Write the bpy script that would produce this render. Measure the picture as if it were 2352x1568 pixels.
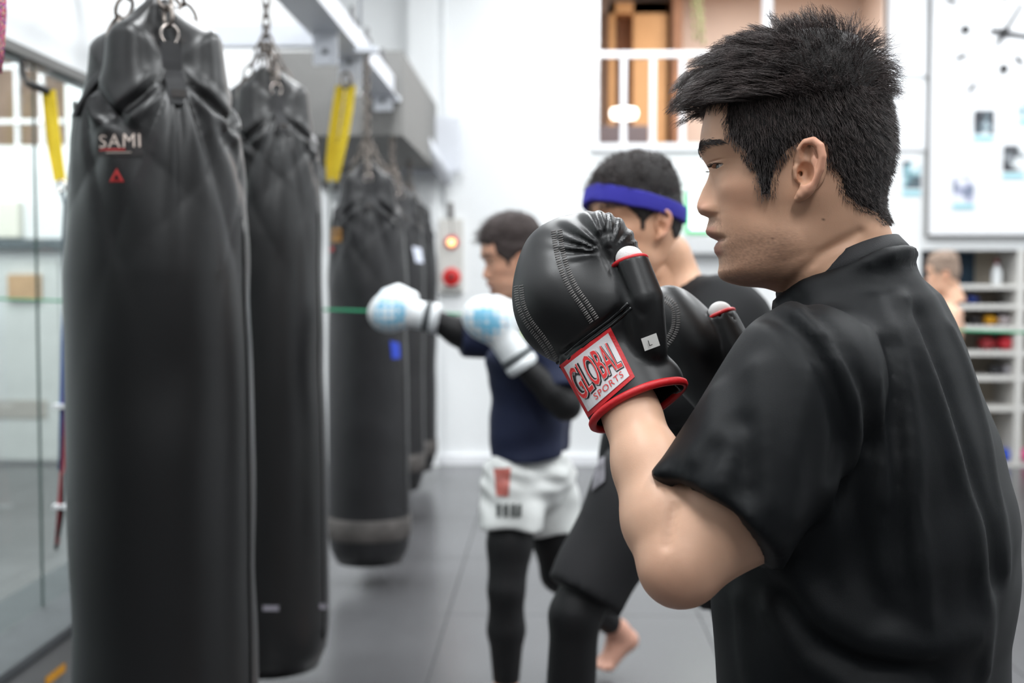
import bpy, bmesh, math, random
import numpy as np
from mathutils import Vector, Matrix, Euler
from mathutils.bvhtree import BVHTree

for _o in list(bpy.data.objects):
    bpy.data.objects.remove(_o)
random.seed(7)
RNG = np.random.default_rng(7)
SC = bpy.context.scene
COL = SC.collection

# ------------------------------------------------------------------ camera
F = 2800.0                      # focal length in photo pixels (2352 wide)
CAMP = Vector((0, 0, 1.32))
CROT = Euler((math.radians(90 - 2.74), 0, math.radians(1.72)), 'XYZ').to_matrix()
cam_d = bpy.data.cameras.new('camera')
cam = bpy.data.objects.new('camera', cam_d); COL.objects.link(cam)
cam.location = CAMP; cam.rotation_euler = CROT.to_euler()
cam_d.sensor_width = 36.0
cam_d.lens = 36.0 * F / 2352.0
cam_d.clip_start = 0.05
cam_d.dof.use_dof = True
cam_d.dof.focus_distance = 1.27
cam_d.dof.aperture_fstop = (cam_d.lens / 1000.0) / 0.0105
SC.camera = cam

# ------------------------------------------------------------------ world, view
W = bpy.data.worlds.new('world'); SC.world = W; W.use_nodes = True
W.node_tree.nodes['Background'].inputs[0].default_value = (0.9, 0.95, 1.0, 1)
W.node_tree.nodes['Background'].inputs[1].default_value = 0.3
SC.view_settings.view_transform = 'Standard'
SC.view_settings.look = 'None'
SC.view_settings.exposure = 0.12
SC.view_settings.gamma = 1.0
SC.view_settings.use_curve_mapping = False
cy = SC.cycles
cy.max_bounces = 6; cy.diffuse_bounces = 3; cy.glossy_bounces = 3; cy.adaptive_threshold = 0.025; cy.transmission_bounces = 4; cy.caustics_reflective = False; cy.caustics_refractive = False

# ------------------------------------------------------------------ ceiling lamps (their area lights)
CEIL = 3.95
LAMPS = [(-0.6, 1.0), (1.7, 1.0), (-0.6, 3.4), (1.7, 3.4), (-0.6, 5.8), (1.7, 5.8), (3.4, 3.4), (3.4, 7.4), (0.6, 7.8), (0.6, -1.0), (-3.4, 2.5), (-3.2, 5.0), (-3.6, 7.4)]
LAMP_W = 54.0
for i, (lx, ly) in enumerate(LAMPS):
    ld = bpy.data.lights.new('ceiling_light_glow', 'AREA'); ld.shape = 'RECTANGLE'
    ld.size = 0.42; ld.size_y = 1.25; ld.energy = LAMP_W * (1.7 if lx < -3 else 1.0); ld.color = (0.96, 0.985, 1.0)
    lo = bpy.data.objects.new('ceiling_light_glow', ld); COL.objects.link(lo)
    lo.location = (lx, ly, CEIL - 0.10)

# ------------------------------------------------------------------ pixel helpers (photo frame 2352 x 1568)
def ray(px, py):
    return CROT @ Vector(((px - 1176.0) / F, -(py - 784.0) / F, -1.0))
def P(px, py, d):
    return CAMP + ray(px, py) * d
def PY(px, py, y):
    r = ray(px, py); return CAMP + r * ((y - CAMP.y) / r.y)
def PX(px, py, x):
    r = ray(px, py); return CAMP + r * ((x - CAMP.x) / r.x)
def PZ(px, py, z):
    r = ray(px, py); return CAMP + r * ((z - CAMP.z) / r.z)

# ------------------------------------------------------------------ materials
MATS = {}
def lin(c):
    return tuple(((v / 255.0) / 12.92 if v / 255.0 <= 0.04045 else ((v / 255.0 + 0.055) / 1.055) ** 2.4) for v in c)
def mat(name, rgb, rough=0.6, metal=0.0, bump=0.0, bscale=60.0, var=0.0, vscale=8.0, spec=0.5, emit=0.0, attr=False, sss=0.0, sheen=0.0, coat=0.0, trans=0.0):
    if name in MATS: return MATS[name]
    m = bpy.data.materials.new(name); m.use_nodes = True
    nt = m.node_tree; b = nt.nodes['Principled BSDF']
    c = lin(rgb)
    b.inputs['Base Color'].default_value = (*c, 1)
    b.inputs['Roughness'].default_value = rough
    b.inputs['Metallic'].default_value = metal
    b.inputs['Specular IOR Level'].default_value = spec
    if sheen:
        b.inputs['Sheen Weight'].default_value = sheen; b.inputs['Sheen Roughness'].default_value = 0.5
    if coat:
        b.inputs['Coat Weight'].default_value = coat; b.inputs['Coat Roughness'].default_value = 0.25
    if trans:
        b.inputs['Transmission Weight'].default_value = trans
    if sss:
        b.inputs['Subsurface Weight'].default_value = sss
        b.inputs['Subsurface Radius'].default_value = (0.012, 0.005, 0.003)
        b.inputs['Subsurface Scale'].default_value = 0.6
    if emit:
        b.inputs['Emission Color'].default_value = (*c, 1); b.inputs['Emission Strength'].default_value = emit
    src = None
    if attr:
        a = nt.nodes.new('ShaderNodeAttribute'); a.attribute_name = 'Col'; src = a.outputs['Color']
    if var or bump:
        tc = nt.nodes.new('ShaderNodeTexCoord')
    if var:
        n = nt.nodes.new('ShaderNodeTexNoise'); n.inputs['Scale'].default_value = vscale; n.inputs['Detail'].default_value = 5
        nt.links.new(tc.outputs['Object'], n.inputs['Vector'])
        mr = nt.nodes.new('ShaderNodeMapRange'); mr.inputs[1].default_value = 0.3; mr.inputs[2].default_value = 0.7
        mr.inputs[3].default_value = 1 - var; mr.inputs[4].default_value = 1 + var
        nt.links.new(n.outputs['Fac'], mr.inputs[0])
        mx = nt.nodes.new('ShaderNodeVectorMath'); mx.operation = 'SCALE'
        if src is not None: nt.links.new(src, mx.inputs[0])
        else: mx.inputs[0].default_value = c
        nt.links.new(mr.outputs[0], mx.inputs['Scale']); src = mx.outputs[0]
    if src is not None: nt.links.new(src, b.inputs['Base Color'])
    if bump:
        n2 = nt.nodes.new('ShaderNodeTexNoise'); n2.inputs['Scale'].default_value = bscale; n2.inputs['Detail'].default_value = 3
        nt.links.new(tc.outputs['Object'], n2.inputs['Vector'])
        bp = nt.nodes.new('ShaderNodeBump'); bp.inputs['Strength'].default_value = bump; bp.inputs['Distance'].default_value = 0.002
        nt.links.new(n2.outputs['Fac'], bp.inputs['Height']); nt.links.new(bp.outputs[0], b.inputs['Normal'])
    MATS[name] = m
    return m

# ------------------------------------------------------------------ object helpers
def mesh_from(name, V, Fc, m, smooth=True, col=None):
    me = bpy.data.meshes.new(name)
    if isinstance(V, np.ndarray): V = V.astype(float).tolist()
    if isinstance(Fc, np.ndarray): Fc = Fc.tolist()
    me.from_pydata(V, [], Fc)
    if col is not None:
        ca = me.color_attributes.new('Col', 'FLOAT_COLOR', 'POINT')
        c4 = np.ones((len(V), 4), np.float32); c4[:, :3] = col
        ca.data.foreach_set('color', c4.ravel())
    if m is not None: me.materials.append(m)
    if smooth: me.polygons.foreach_set('use_smooth', [True] * len(me.polygons))
    me.update()
    return me
def put(name, me, parent=None, loc=None):
    o = bpy.data.objects.new(name, me); COL.objects.link(o)
    if parent is not None: o.parent = parent
    if loc is not None: o.location = loc
    return o
def empty(name, loc, label, cat, group=None):
    o = bpy.data.objects.new(name, None); COL.objects.link(o); o.location = loc
    o.empty_display_size = 0.05
    return tag(o, label, cat, group)
def tag(o, label, cat, group=None, kind=None):
    o['label'] = label; o['category'] = cat
    if group: o['group'] = group
    if kind: o['kind'] = kind
    return o
def part(name, V, Fc, m, parent, smooth=True, col=None, label=None):
    """V in world coordinates; parent is an Empty without rotation (its world position is subtracted)."""
    V = np.asarray(V, float)
    if parent is not None:
        w = Vector((0, 0, 0)); p = parent
        while p is not None: w += p.location; p = p.parent
        V = V - np.array(w)
    o = put(name, mesh_from(name, V, Fc, m, smooth, col), parent)
    if label: o['label'] = label
    return o
def struct(o, label=None):
    o['kind'] = 'structure'
    if label: o['label'] = label
    return o

class MB:
    """collects faces of simple solids in world space"""
    def __init__(s): s.v = []; s.f = []
    def add(s, V, Fc):
        n = len(s.v); s.v += [tuple(map(float, q)) for q in V]; s.f += [tuple(i + n for i in q) for q in Fc]
        return s
    def box(s, lo, hi, M=None, bev=0.0):
        bm = bmesh.new(); bmesh.ops.create_cube(bm, size=1.0)
        for v in bm.verts:
            v.co = Vector([lo[i] + (v.co[i] + 0.5) * (hi[i] - lo[i]) for i in range(3)])
        if bev: bmesh.ops.bevel(bm, geom=list(bm.edges), offset=bev, segments=2, affect='EDGES', profile=0.7)
        if M is not None: bmesh.ops.transform(bm, matrix=M, verts=bm.verts)
        bm.verts.index_update()
        s.add([v.co[:] for v in bm.verts], [[v.index for v in f.verts] for f in bm.faces]); bm.free(); return s
    def tube(s, pts, r, n=8, closed=False, caps=True, r2=None):
        pts = [Vector(p) for p in pts]; k = len(pts); rings = []
        up = None
        for i, p in enumerate(pts):
            if closed: t = pts[(i + 1) % k] - pts[i - 1]
            else: t = pts[min(i + 1, k - 1)] - pts[max(i - 1, 0)]
            t = t.normalized()
            if up is None:
                up = Vector((0, 0, 1)) if abs(t.z) < 0.9 else Vector((1, 0, 0))
            a = t.cross(up)
            a = a.normalized() if a.length > 1e-6 else t.orthogonal().normalized()
            b = a.cross(t); up = b
            rr = r[i] if isinstance(r, (list, tuple)) else r
            rb = rr if r2 is None else r2
            rings.append([p + a * (rr * math.cos(2 * math.pi * j / n)) + b * (rb * math.sin(2 * math.pi * j / n)) for j in range(n)])
        V = [q for g in rings for q in g]; Fc = []
        for i in range(k if closed else k - 1):
            i2 = (i + 1) % k
            for j in range(n):
                Fc.append((i * n + j, i * n + (j + 1) % n, i2 * n + (j + 1) % n, i2 * n + j))
        if caps and not closed:
            Fc.append(tuple(range(n))[::-1]); Fc.append(tuple((k - 1) * n + j for j in range(n)))
        return s.add(V, Fc)
    def lathe(s, prof, c, n=24, axis='z'):
        V = []; Fc = []
        for (r, z) in prof:
            for j in range(n):
                a = 2 * math.pi * j / n; x, y = r * math.cos(a), r * math.sin(a)
                V.append({'z': (c[0] + x, c[1] + y, c[2] + z), 'y': (c[0] + x, c[1] + z, c[2] + y), 'x': (c[0] + z, c[1] + x, c[2] + y)}[axis])
        for i in range(len(prof) - 1):
            for j in range(n):
                Fc.append((i * n + j, i * n + (j + 1) % n, (i + 1) * n + (j + 1) % n, (i + 1) * n + j))
        Fc.append(tuple(range(n))[::-1]); Fc.append(tuple((len(prof) - 1) * n + j for j in range(n)))
        return s.add(V, Fc)
    def build(s, name, m, parent=None, smooth=False, label=None):
        return part(name, s.v, s.f, m, parent, smooth, None, label)
    def top(s, name, m, label, cat, group=None, smooth=False, kind=None):
        V = np.array(s.v); b = np.array([(V[:, 0].min() + V[:, 0].max()) / 2, (V[:, 1].min() + V[:, 1].max()) / 2, V[:, 2].min()])
        o = put(name, mesh_from(name, V - b, s.f, m, smooth), None, b.tolist())
        return tag(o, label, cat, group, kind)

def text_mesh(txt, size=1.0, bold=0.0, spacing=1.0):
    """returns triangulated outline of a word, in its own plane, width normalised to start at 0"""
    cu = bpy.data.curves.new('t', 'FONT'); cu.body = txt; cu.size = size; cu.resolution_u = 3; cu.fill_mode = 'BOTH'
    cu.offset = bold; cu.space_character = spacing
    o = bpy.data.objects.new('t', cu); COL.objects.link(o)
    me = o.to_mesh()
    bm = bmesh.new(); bm.from_mesh(me); bmesh.ops.triangulate(bm, faces=bm.faces)
    V = np.array([v.co[:] for v in bm.verts]); Fc = [[v.index for v in f.verts] for f in bm.faces]
    bm.free(); o.to_mesh_clear(); bpy.data.objects.remove(o); bpy.data.curves.remove(cu)
    return V, Fc

# ------------------------------------------------------------------ SDF modelling with surface nets
def cap(p, a, b, ra, rb):
    a = np.asarray(a, np.float32); b = np.asarray(b, np.float32); ba = b - a; L = float(ba @ ba) + 1e-12
    q = [p[i] - a[i] for i in range(3)]
    t = np.clip((q[0] * ba[0] + q[1] * ba[1] + q[2] * ba[2]) / L, 0, 1)
    return np.sqrt((q[0] - t * ba[0]) ** 2 + (q[1] - t * ba[1]) ** 2 + (q[2] - t * ba[2]) ** 2) - (ra + (rb - ra) * t)
def chain_cap(p, pts, rs, k=0.0):
    d = None
    for i in range(len(pts) - 1):
        e = cap(p, pts[i], pts[i + 1], rs[i], rs[i + 1])
        d = e if d is None else (smin(d, e, k) if k else np.minimum(d, e))
    return d
def ell(p, c, r, R=None):
    q = [p[i] - float(c[i]) for i in range(3)]
    if R is not None:
        q = [q[0] * float(R[0][j]) + q[1] * float(R[1][j]) + q[2] * float(R[2][j]) for j in range(3)]
    k0 = np.sqrt((q[0] / r[0]) ** 2 + (q[1] / r[1]) ** 2 + (q[2] / r[2]) ** 2) + 1e-9
    k1 = np.sqrt((q[0] / r[0] ** 2) ** 2 + (q[1] / r[1] ** 2) ** 2 + (q[2] / r[2] ** 2) ** 2) + 1e-9
    return k0 * (k0 - 1.0) / k1
def plane(p, c, n):
    n = np.asarray(n, float); n = n / np.linalg.norm(n)
    return (p[0] - float(c[0])) * n[0] + (p[1] - float(c[1])) * n[1] + (p[2] - float(c[2])) * n[2]
def smin(a, b, k):
    h = np.clip(0.5 + 0.5 * (b - a) / k, 0, 1)
    return b + (a - b) * h - k * h * (1 - h)
def smax(a, b, k):
    return -smin(-a, -b, k)
def polyd(p, pts):
    """distance to a polyline"""
    d = None
    for i in range(len(pts) - 1):
        e = cap(p, pts[i], pts[i + 1], 0.0, 0.0)
        d = e if d is None else np.minimum(d, e)
    return d
def bump_line(p, pts, w, amp):
    d = polyd(p, pts)
    return -amp * np.exp(-(d / w) ** 2)

def nets(fn, lo, hi, h, slack=1.6):
    """surface nets over a narrow band: returns verts (n,3), quads (m,4)"""
    lo = np.asarray(lo, float); hi = np.asarray(hi, float); B = 6
    nb = np.maximum(1, np.ceil((hi - lo) / (h * B)).astype(int)); n = nb * B + 1
    ax = [lo[i] + h * B * (np.arange(nb[i]) + 0.5) for i in range(3)]
    C = np.meshgrid(*ax, indexing='ij')
    fc = fn([c.ravel().astype(np.float32) for c in C]).reshape(nb)
    act = np.abs(fc) < h * B * 0.87 * slack + h
    g = np.empty(n, np.float32)
    big = np.where(fc > 0, 1.0, -1.0).astype(np.float32)
    g[:-1, :-1, :-1] = np.repeat(np.repeat(np.repeat(big, B, 0), B, 1), B, 2)
    g[-1] = 1; g[:, -1] = 1; g[:, :, -1] = 1
    need = np.zeros(n, bool)
    aa = np.repeat(np.repeat(np.repeat(act, B, 0), B, 1), B, 2)
    need[:-1, :-1, :-1] = aa
    need[1:, :-1, :-1] |= aa; need[:-1, 1:, :-1] |= aa; need[:-1, :-1, 1:] |= aa
    need[1:, 1:, :-1] |= aa; need[1:, :-1, 1:] |= aa; need[:-1, 1:, 1:] |= aa; need[1:, 1:, 1:] |= aa
    ix = np.nonzero(need)
    pts = [(lo[i] + h * ix[i]).astype(np.float32) for i in range(3)]
    g[ix] = fn(pts)
    s = g < 0
    # cells
    corners = [(i, j, k) for i in (0, 1) for j in (0, 1) for k in (0, 1)]
    cnt = np.zeros(np.array(n) - 1, np.int8)
    for (i, j, k) in corners:
        cnt += s[i:n[0] - 1 + i, j:n[1] - 1 + j, k:n[2] - 1 + k]
    cell = (cnt > 0) & (cnt < 8)
    ci = np.nonzero(cell); m = len(ci[0])
    idx = np.full(np.array(n) - 1, -1, np.int64); idx[ci] = np.arange(m)
    vals = {c: g[ci[0] + c[0], ci[1] + c[1], ci[2] + c[2]] for c in corners}
    acc = np.zeros((m, 3)); num = np.zeros(m)
    for a in corners:
        for d in range(3):
            if a[d] == 0:
                b = list(a); b[d] = 1; b = tuple(b)
                va, vb = vals[a], vals[b]
                cr = (va < 0) != (vb < 0)
                t = np.where(cr, va / np.where(cr, va - vb, 1), 0)
                q = np.array(a, float)[None, :].repeat(m, 0); q[:, d] += t
                acc += q * cr[:, None]; num += cr
    V = lo + h * (np.stack(ci, 1) + acc / num[:, None])
    quads = []
    for d in range(3):
        o1, o2 = (d + 1) % 3, (d + 2) % 3
        sl0 = [slice(1, n[i] - 1) for i in range(3)]; sl1 = list(sl0)
        sl0[d] = slice(0, n[d] - 1); sl1[d] = slice(1, n[d])
        a, b = s[tuple(sl0)], s[tuple(sl1)]
        e = np.nonzero(a != b); flip = a[e]
        base = [e[i] + (0 if i == d else 1) for i in range(3)]
        def cid(da, db):
            q = [base[0].copy(), base[1].copy(), base[2].copy()]; q[o1] = q[o1] + da; q[o2] = q[o2] + db
            return idx[q[0], q[1], q[2]]
        c0, c1, c2, c3 = cid(-1, -1), cid(0, -1), cid(0, 0), cid(-1, 0)
        Q = np.stack([c0, c1, c2, c3], 1)
        Q[~flip] = Q[~flip][:, ::-1]
        quads.append(Q)
    Q = np.concatenate(quads); Q = Q[(Q >= 0).all(1)]
    return V, Q
def bvh(V, Fc):
    return BVHTree.FromPolygons([tuple(v) for v in np.asarray(V, float)], [tuple(int(i) for i in f) for f in Fc])
def on_surface(tree, px, py, off=0.0, near=None):
    """the point of a built surface seen at a photo pixel"""
    r = ray(px, py).normalized()
    h = tree.ray_cast(CAMP, r)
    if h[0] is None:
        if near is None: return None
        h = tree.find_nearest(CAMP + r * (Vector(near) - CAMP).length)
    nrm = h[1] if h[1].dot(r) < 0 else -h[1]
    return h[0] + nrm * off
def interp(xs, tab):
    tab = np.array(tab, float)
    return [np.interp(xs, tab[:, 0], tab[:, j]) for j in range(1, tab.shape[1])]
def smooth_interp(xs, tab):
    """Catmull-Rom style cubic through table rows (first column increasing)"""
    tab = np.array(tab, float); x = tab[:, 0]; out = []
    xs = np.asarray(xs, float)
    i = np.clip(np.searchsorted(x, xs, 'right') - 1, 0, len(x) - 2)
    t = np.clip((xs - x[i]) / (x[i + 1] - x[i]), 0, 1)
    for j in range(1, tab.shape[1]):
        y = tab[:, j]; dydx = np.gradient(y, x)
        sec = np.diff(y) / np.diff(x)
        for k in range(1, len(y) - 1):          # monotone limiter
            if sec[k - 1] * sec[k] <= 0: dydx[k] = 0
            else: dydx[k] = np.sign(sec[k]) * min(abs(dydx[k]), 3 * abs(sec[k]), 3 * abs(sec[k - 1]))
        h = x[i + 1] - x[i]
        h00 = 2 * t**3 - 3 * t**2 + 1; h10 = t**3 - 2 * t**2 + t; h01 = -2 * t**3 + 3 * t**2; h11 = t**3 - t**2
        out.append(h00 * y[i] + h10 * h * dydx[i] + h01 * y[i + 1] + h11 * h * dydx[i + 1])
    return out
def strands(name, curves, r, m, parent, tip=0.25):
    """many hair strands as thin three-sided tapering tubes in one mesh; curves (n,k,3) world"""
    C = np.asarray(curves, float); n, k, _ = C.shape
    T = np.gradient(C, axis=1); T /= np.linalg.norm(T, axis=2, keepdims=True) + 1e-9
    ref = RNG.normal(size=(n, 1, 3)); A = np.cross(T, ref); A /= np.linalg.norm(A, axis=2, keepdims=True) + 1e-9
    Bn = np.cross(T, A)
    rad = r * np.linspace(1, tip, k)[None, :, None]
    rings = [C + rad * (A * math.cos(a) + Bn * math.sin(a)) for a in (0, 2.094, 4.189)]
    V = np.stack(rings, 2).reshape(-1, 3)
    base = (np.arange(n)[:, None] * k + np.arange(k - 1)[None, :]).reshape(-1) * 3
    Fc = np.concatenate([np.stack([base + j, base + (j + 1) % 3, base + 3 + (j + 1) % 3, base + 3 + j], 1) for j in range(3)])
    return part(name, V, Fc, m, parent, True)
# ================================================================== THE ROOM
def rect_y(px0, py0, px1, py1, y):
    a = PY(px0, py0, y); b = PY(px1, py1, y); return min(a.x, b.x), max(a.x, b.x), min(a.z, b.z), max(a.z, b.z)
YF = 8.83      # far wall
XL = -1.55     # mirror wall
XR = 4.9
GY1 = 4.86    # end of the glass partition
YB = -3.2
M_wall = mat('white_wall_paint', (233, 235, 236), 0.75, var=0.015, vscale=1.5)
M_ceil = mat('ceiling_paint', (235, 236, 236), 0.9)
M_floor = mat('rubber_mat', (76, 76, 78), 0.24, bump=0.10, bscale=240, var=0.12, vscale=2.2, spec=0.75)
M_white = mat('white_gloss_paint', (236, 237, 240), 0.45)
M_grey = mat('grey_soffit_paint', (118, 117, 115), 0.8, var=0.02)
M_ledge = mat('dark_grey_foam', (70, 73, 76), 0.75, bump=0.3, bscale=120, var=0.1)
M_seam = mat('dark_seam', (66, 67, 69), 0.7)

# floor: base slab and separate rubber mats with recessed joints
fl = MB().box((-5.1, YB, -0.12), (XR, YF + 0.1, -0.012)).build('floor', M_seam); struct(fl)
me_tile = None
x0 = -5.0 + 0.6
nx = int(math.ceil((XR - x0) / 1.0)); ny = int(math.ceil((YF - YB) / 1.0))
for i in range(nx):
    for j in range(ny):
        xa, xb = x0 + i * 1.0 + 0.0015, min(x0 + (i + 1) * 1.0, XR) - 0.0015
        ya, yb = YB + j * 1.0 + 0.0015, min(YB + (j + 1) * 1.0, YF) - 0.0015
        o = MB().box((xa, ya, -0.012), (xb, yb, 0.0), bev=0.002).build('floor_mat', M_floor, fl)

# ceiling and walls
struct(MB().box((-5.1, YB, CEIL), (XR + 0.1, YF + 2.6, CEIL + 0.1)).build('ceiling', M_ceil))
struct(MB().box((XR, YB, 0), (XR + 0.1, YF + 0.1, CEIL)).build('wall_right', M_wall))
wb = struct(MB().box((-5.1, YB - 0.1, 0), (XR + 0.1, YB, CEIL)).build('wall_back', M_wall))
for k_ in range(10):  # unseen dark pads, added so the bags reflect something darker low down
    MB().box((-5.0 + k_ * 0.99 + 0.01, YB + 0.002, 0.002), (-5.0 + k_ * 0.99 + 0.98, YB + 0.06, 1.75), bev=0.015).build('added_dark_pad', mat('charcoal_added_pad', (30, 31, 34), 0.7), wb)
struct(MB().box((XL - 0.10, YB, 2.0), (XL - 0.02, YF, CEIL)).box((XL - 0.10, GY1, 0), (XL + 0.0, GY1 + 0.09, 2.0)).build('wall_left', M_wall))
struct(MB().box((-5.1, YB, 0), (-5.0, YF + 0.1, CEIL)).build('wall_side_room', M_wall))

# far wall with the loft opening and the shelf niche
wl = PY(1375, 330, YF); wr = PY(2036, 330, YF)
WX0, WX1, WZ0, WZ1 = wl.x, wr.x, wl.z, 3.75
sn0 = PY(2116, 574, YF); NX0, NX1, NZ1 = sn0.x, 3.95, sn0.z
w = MB()
lw = PY(152, 334, YF); LX1, LZ0 = lw.x, lw.z
w.box((LX1, YF, 0), (WX0, YF + 0.12, CEIL))
w.box((-5.1, YF, 0), (LX1, YF + 0.12, LZ0)); w.box((-5.1, YF, 3.4), (LX1, YF + 0.12, CEIL))
w.box((WX0, YF, 0), (NX0, YF + 0.12, WZ0))
w.box((WX0, YF, WZ1), (WX1, YF + 0.12, CEIL))
w.box((NX0, YF, NZ1), (NX1, YF + 0.12, WZ0))
w.box((WX1, YF, WZ0), (XR, YF + 0.12, CEIL))
w.box((NX1, YF, 0), (XR, YF + 0.12, WZ0))
struct(w.build('wall_far', M_wall))
struct(MB().box((-0.9, YF - 0.03, 0), (NX0 - 0.05, YF, 0.07)).build('baseboard_far', M_white))

# loft behind the opening
M_loft = mat('loft_beige_wall', (206, 190, 178), 0.85, var=0.06, vscale=1.2)
M_loftd = mat('loft_brown_wood', (140, 100, 72), 0.6, var=0.15, vscale=5)
M_tan = mat('loft_tan_panel', (205, 160, 110), 0.6, var=0.05)
lf = MB()
lf.box((WX0 - 0.5, YF + 2.4, WZ0 - 0.1), (WX1 + 0.5, YF + 2.5, CEIL))
lf.box((WX0 - 0.5, YF + 0.12, WZ0 - 0.1), (WX0 - 0.4, YF + 2.4, CEIL))
lf.box((WX1 + 0.4, YF + 0.12, WZ0 - 0.1), (WX1 + 0.5, YF + 2.4, CEIL))
struct(lf.build('wall_loft', M_loft))
struct(MB().box((WX0 - 0.5, YF + 0.12, WZ0 - 0.12), (WX1 + 0.5, YF + 2.5, WZ0 - 0.02)).build('floor_loft', M_loftd))
ld = bpy.data.lights.new('loft_ceiling_lamp', 'AREA'); ld.size = 0.7; ld.energy = 60; ld.color = (1.0, 0.95, 0.91)
lo = bpy.data.objects.new('loft_ceiling_lamp', ld); COL.objects.link(lo); lo.location = ((WX0 + WX1) / 2 + 0.3, YF + 1.0, CEIL - 0.05)
YL = YF + 2.36
# lit alcove in the loft: a wooden surround with warm light inside
ax0, ax1, az0, az1 = rect_y(1400, 5, 1532, 330, YF + 2.0)
az0 = WZ0 - 0.02
alc = empty('lit_alcove', ((ax0 + ax1) / 2, YF + 2.0, az0), 'tan wooden alcove glowing with warm light behind the white loft railing', 'alcove')
MB().box((ax0, YF + 2.0, az0), (ax0 + 0.05, YL, az1)).box((ax1 - 0.3, YF + 2.0, az0), (ax1, YL, az1)).box((ax0, YF + 2.0, az1 - 0.1), (ax1, YL, az1)).build('surround', M_tan, alc)
bx0, bx1, bz0, bz1 = rect_y(1418, 34, 1462, 330, YF + 2.1)
MB().box((bx0, YF + 2.15, az0), (bx1, YF + 2.2, bz1)).build('door_leaf', M_loftd, alc)
ld = bpy.data.lights.new('alcove_lamp', 'AREA'); ld.size = 0.5; ld.size_y = 0.2; ld.shape = 'RECTANGLE'; ld.energy = 60; ld.color = (1.0, 0.64, 0.28)
lo = bpy.data.objects.new('alcove_lamp', ld); COL.objects.link(lo); lo.location = ((ax0 + ax1) / 2 - 0.05, YF + 1.85, az1 + 0.25); lo.rotation_euler = (math.radians(35), 0, 0)
q = rect_y(1545, 0, 1566, 330, YF + 1.9)
tag(MB().box((q[0], YF + 1.9, WZ0 - 0.02), (q[1], YL, CEIL - 0.02)).build('wooden_post', M_loftd), 'brown wooden post standing just beside the glowing alcove', 'post')
# grey cabinet and round lamp low behind the railing
q = rect_y(1377, 288, 1490, 335, YF + 1.0)
tag(MB().box((q[0], YF + 1.0, WZ0 - 0.02), (q[1], YF + 1.4, q[3]), bev=0.01).build('low_cabinet', mat('cabinet_grey', (120, 112, 116), 0.6)), 'low grey cabinet at the foot of the loft railing', 'cabinet')
c = PY(1433, 262, YF + 1.2)
lamp = empty('table_lamp', (c.x, c.y, q[3]), 'small lamp with a glowing white drum shade on the low grey cabinet', 'lamp')
MB().lathe([(0.05, 0.0), (0.05, 0.01), (0.012, 0.015), (0.012, c.z - q[3] - 0.03)], (c.x, c.y, q[3]), 16).build('lamp_base', M_grey, lamp, True)
MB().lathe([(0.04, -0.045), (0.10, -0.035), (0.112, 0.0), (0.105, 0.04), (0.05, 0.05)], (c.x, c.y, c.z), 20).build('lamp_shade', mat('lamp_glow', (255, 252, 245), 0.5, emit=3.0), lamp, True)
# dried plant hanging in the loft
pl = empty('hanging_plant', PY(1602, 60, YF + 1.6), 'thin dried green vine hanging against the beige loft wall', 'plant')
a = PY(1600, 0, YF + 1.6); b = PY(1606, 95, YF + 1.6)
MB().tube([a + Vector((0, 0, 0.8)), a, a.lerp(b, 0.5) + Vector((0.02, 0, 0)), b], 0.01, 6).build('stem', mat('vine_green', (110, 120, 80), 0.8), pl, True)
for k in range(9):
    t = k / 8; c = a.lerp(b, t) + Vector((0.035 * (-1) ** k, 0, 0.0))
    MB().lathe([(0.002, -0.035), (0.014, -0.01), (0.010, 0.02), (0.002, 0.035)], c, 6).build('leaf', MATS['vine_green'], pl, True)
# railing
rail = empty('loft_railing', (PY(1700, 330, YF).x, YF + 0.03, WZ0), 'white loft railing with upright bars across the upper opening', 'railing')
ztop = PY(1400, 126, YF + 0.03).z
MB().box((WX0, YF + 0.0, ztop - 0.022), (WX1, YF + 0.06, ztop + 0.022), bev=0.004).build('top_rail', M_white, rail)
for pxb in (1432, 1499, 1567, 1634, 1701, 1768, 1835, 1902, 1969):
    xx = PY(pxb, 250, YF + 0.03).x
    MB().box((xx - 0.021, YF + 0.01, WZ0), (xx + 0.021, YF + 0.05, ztop - 0.02), bev=0.004).build('bar', M_white, rail)
q = rect_y(1752, 0, 1772, 120, YF + 0.03)
MB().box((q[0], YF + 0.0, ztop), (q[1], YF + 0.06, WZ1)).build('mullion', M_white, rail)
struct(MB().box((WX0 - 0.05, YF - 0.03, WZ0 - 0.05), (WX1 + 0.05, YF + 0.1, WZ0)).build('trim_1', M_white))
struct(MB().box((WX0 - 0.05, YF - 0.03, WZ0), (WX0, YF + 0.1, WZ1)).build('trim_2', M_white))
struct(MB().box((WX1, YF - 0.04, WZ0), (WX1 + 0.06, YF + 0.1, WZ1)).build('trim_3', M_white))

# ---- glass partition along the side, with the room beyond it
gm = bpy.data.materials.new('partition_glass'); gm.use_nodes = True; nt = gm.node_tree
for n_ in list(nt.nodes): nt.nodes.remove(n_)
o_ = nt.nodes.new('ShaderNodeOutputMaterial'); tr_ = nt.nodes.new('ShaderNodeBsdfTransparent'); tr_.inputs[0].default_value = (0.95, 0.98, 0.97, 1)
gl_ = nt.nodes.new('ShaderNodeBsdfGlossy'); gl_.inputs['Roughness'].default_value = 0.02; 
mx_ = nt.nodes.new('ShaderNodeMixShader'); mx_.inputs[0].default_value = 0.06; nt.links.new(tr_.outputs[0], mx_.inputs[1]); nt.links.new(gl_.outputs[0], mx_.inputs[2]); nt.links.new(mx_.outputs[0], o_.inputs[0])
M_edge = mat('glass_edge_green', (84, 100, 96), 0.3)
MZ0, MZ1 = 0.33, 1.985
seam_y = PX(86, 700, XL).y
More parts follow.
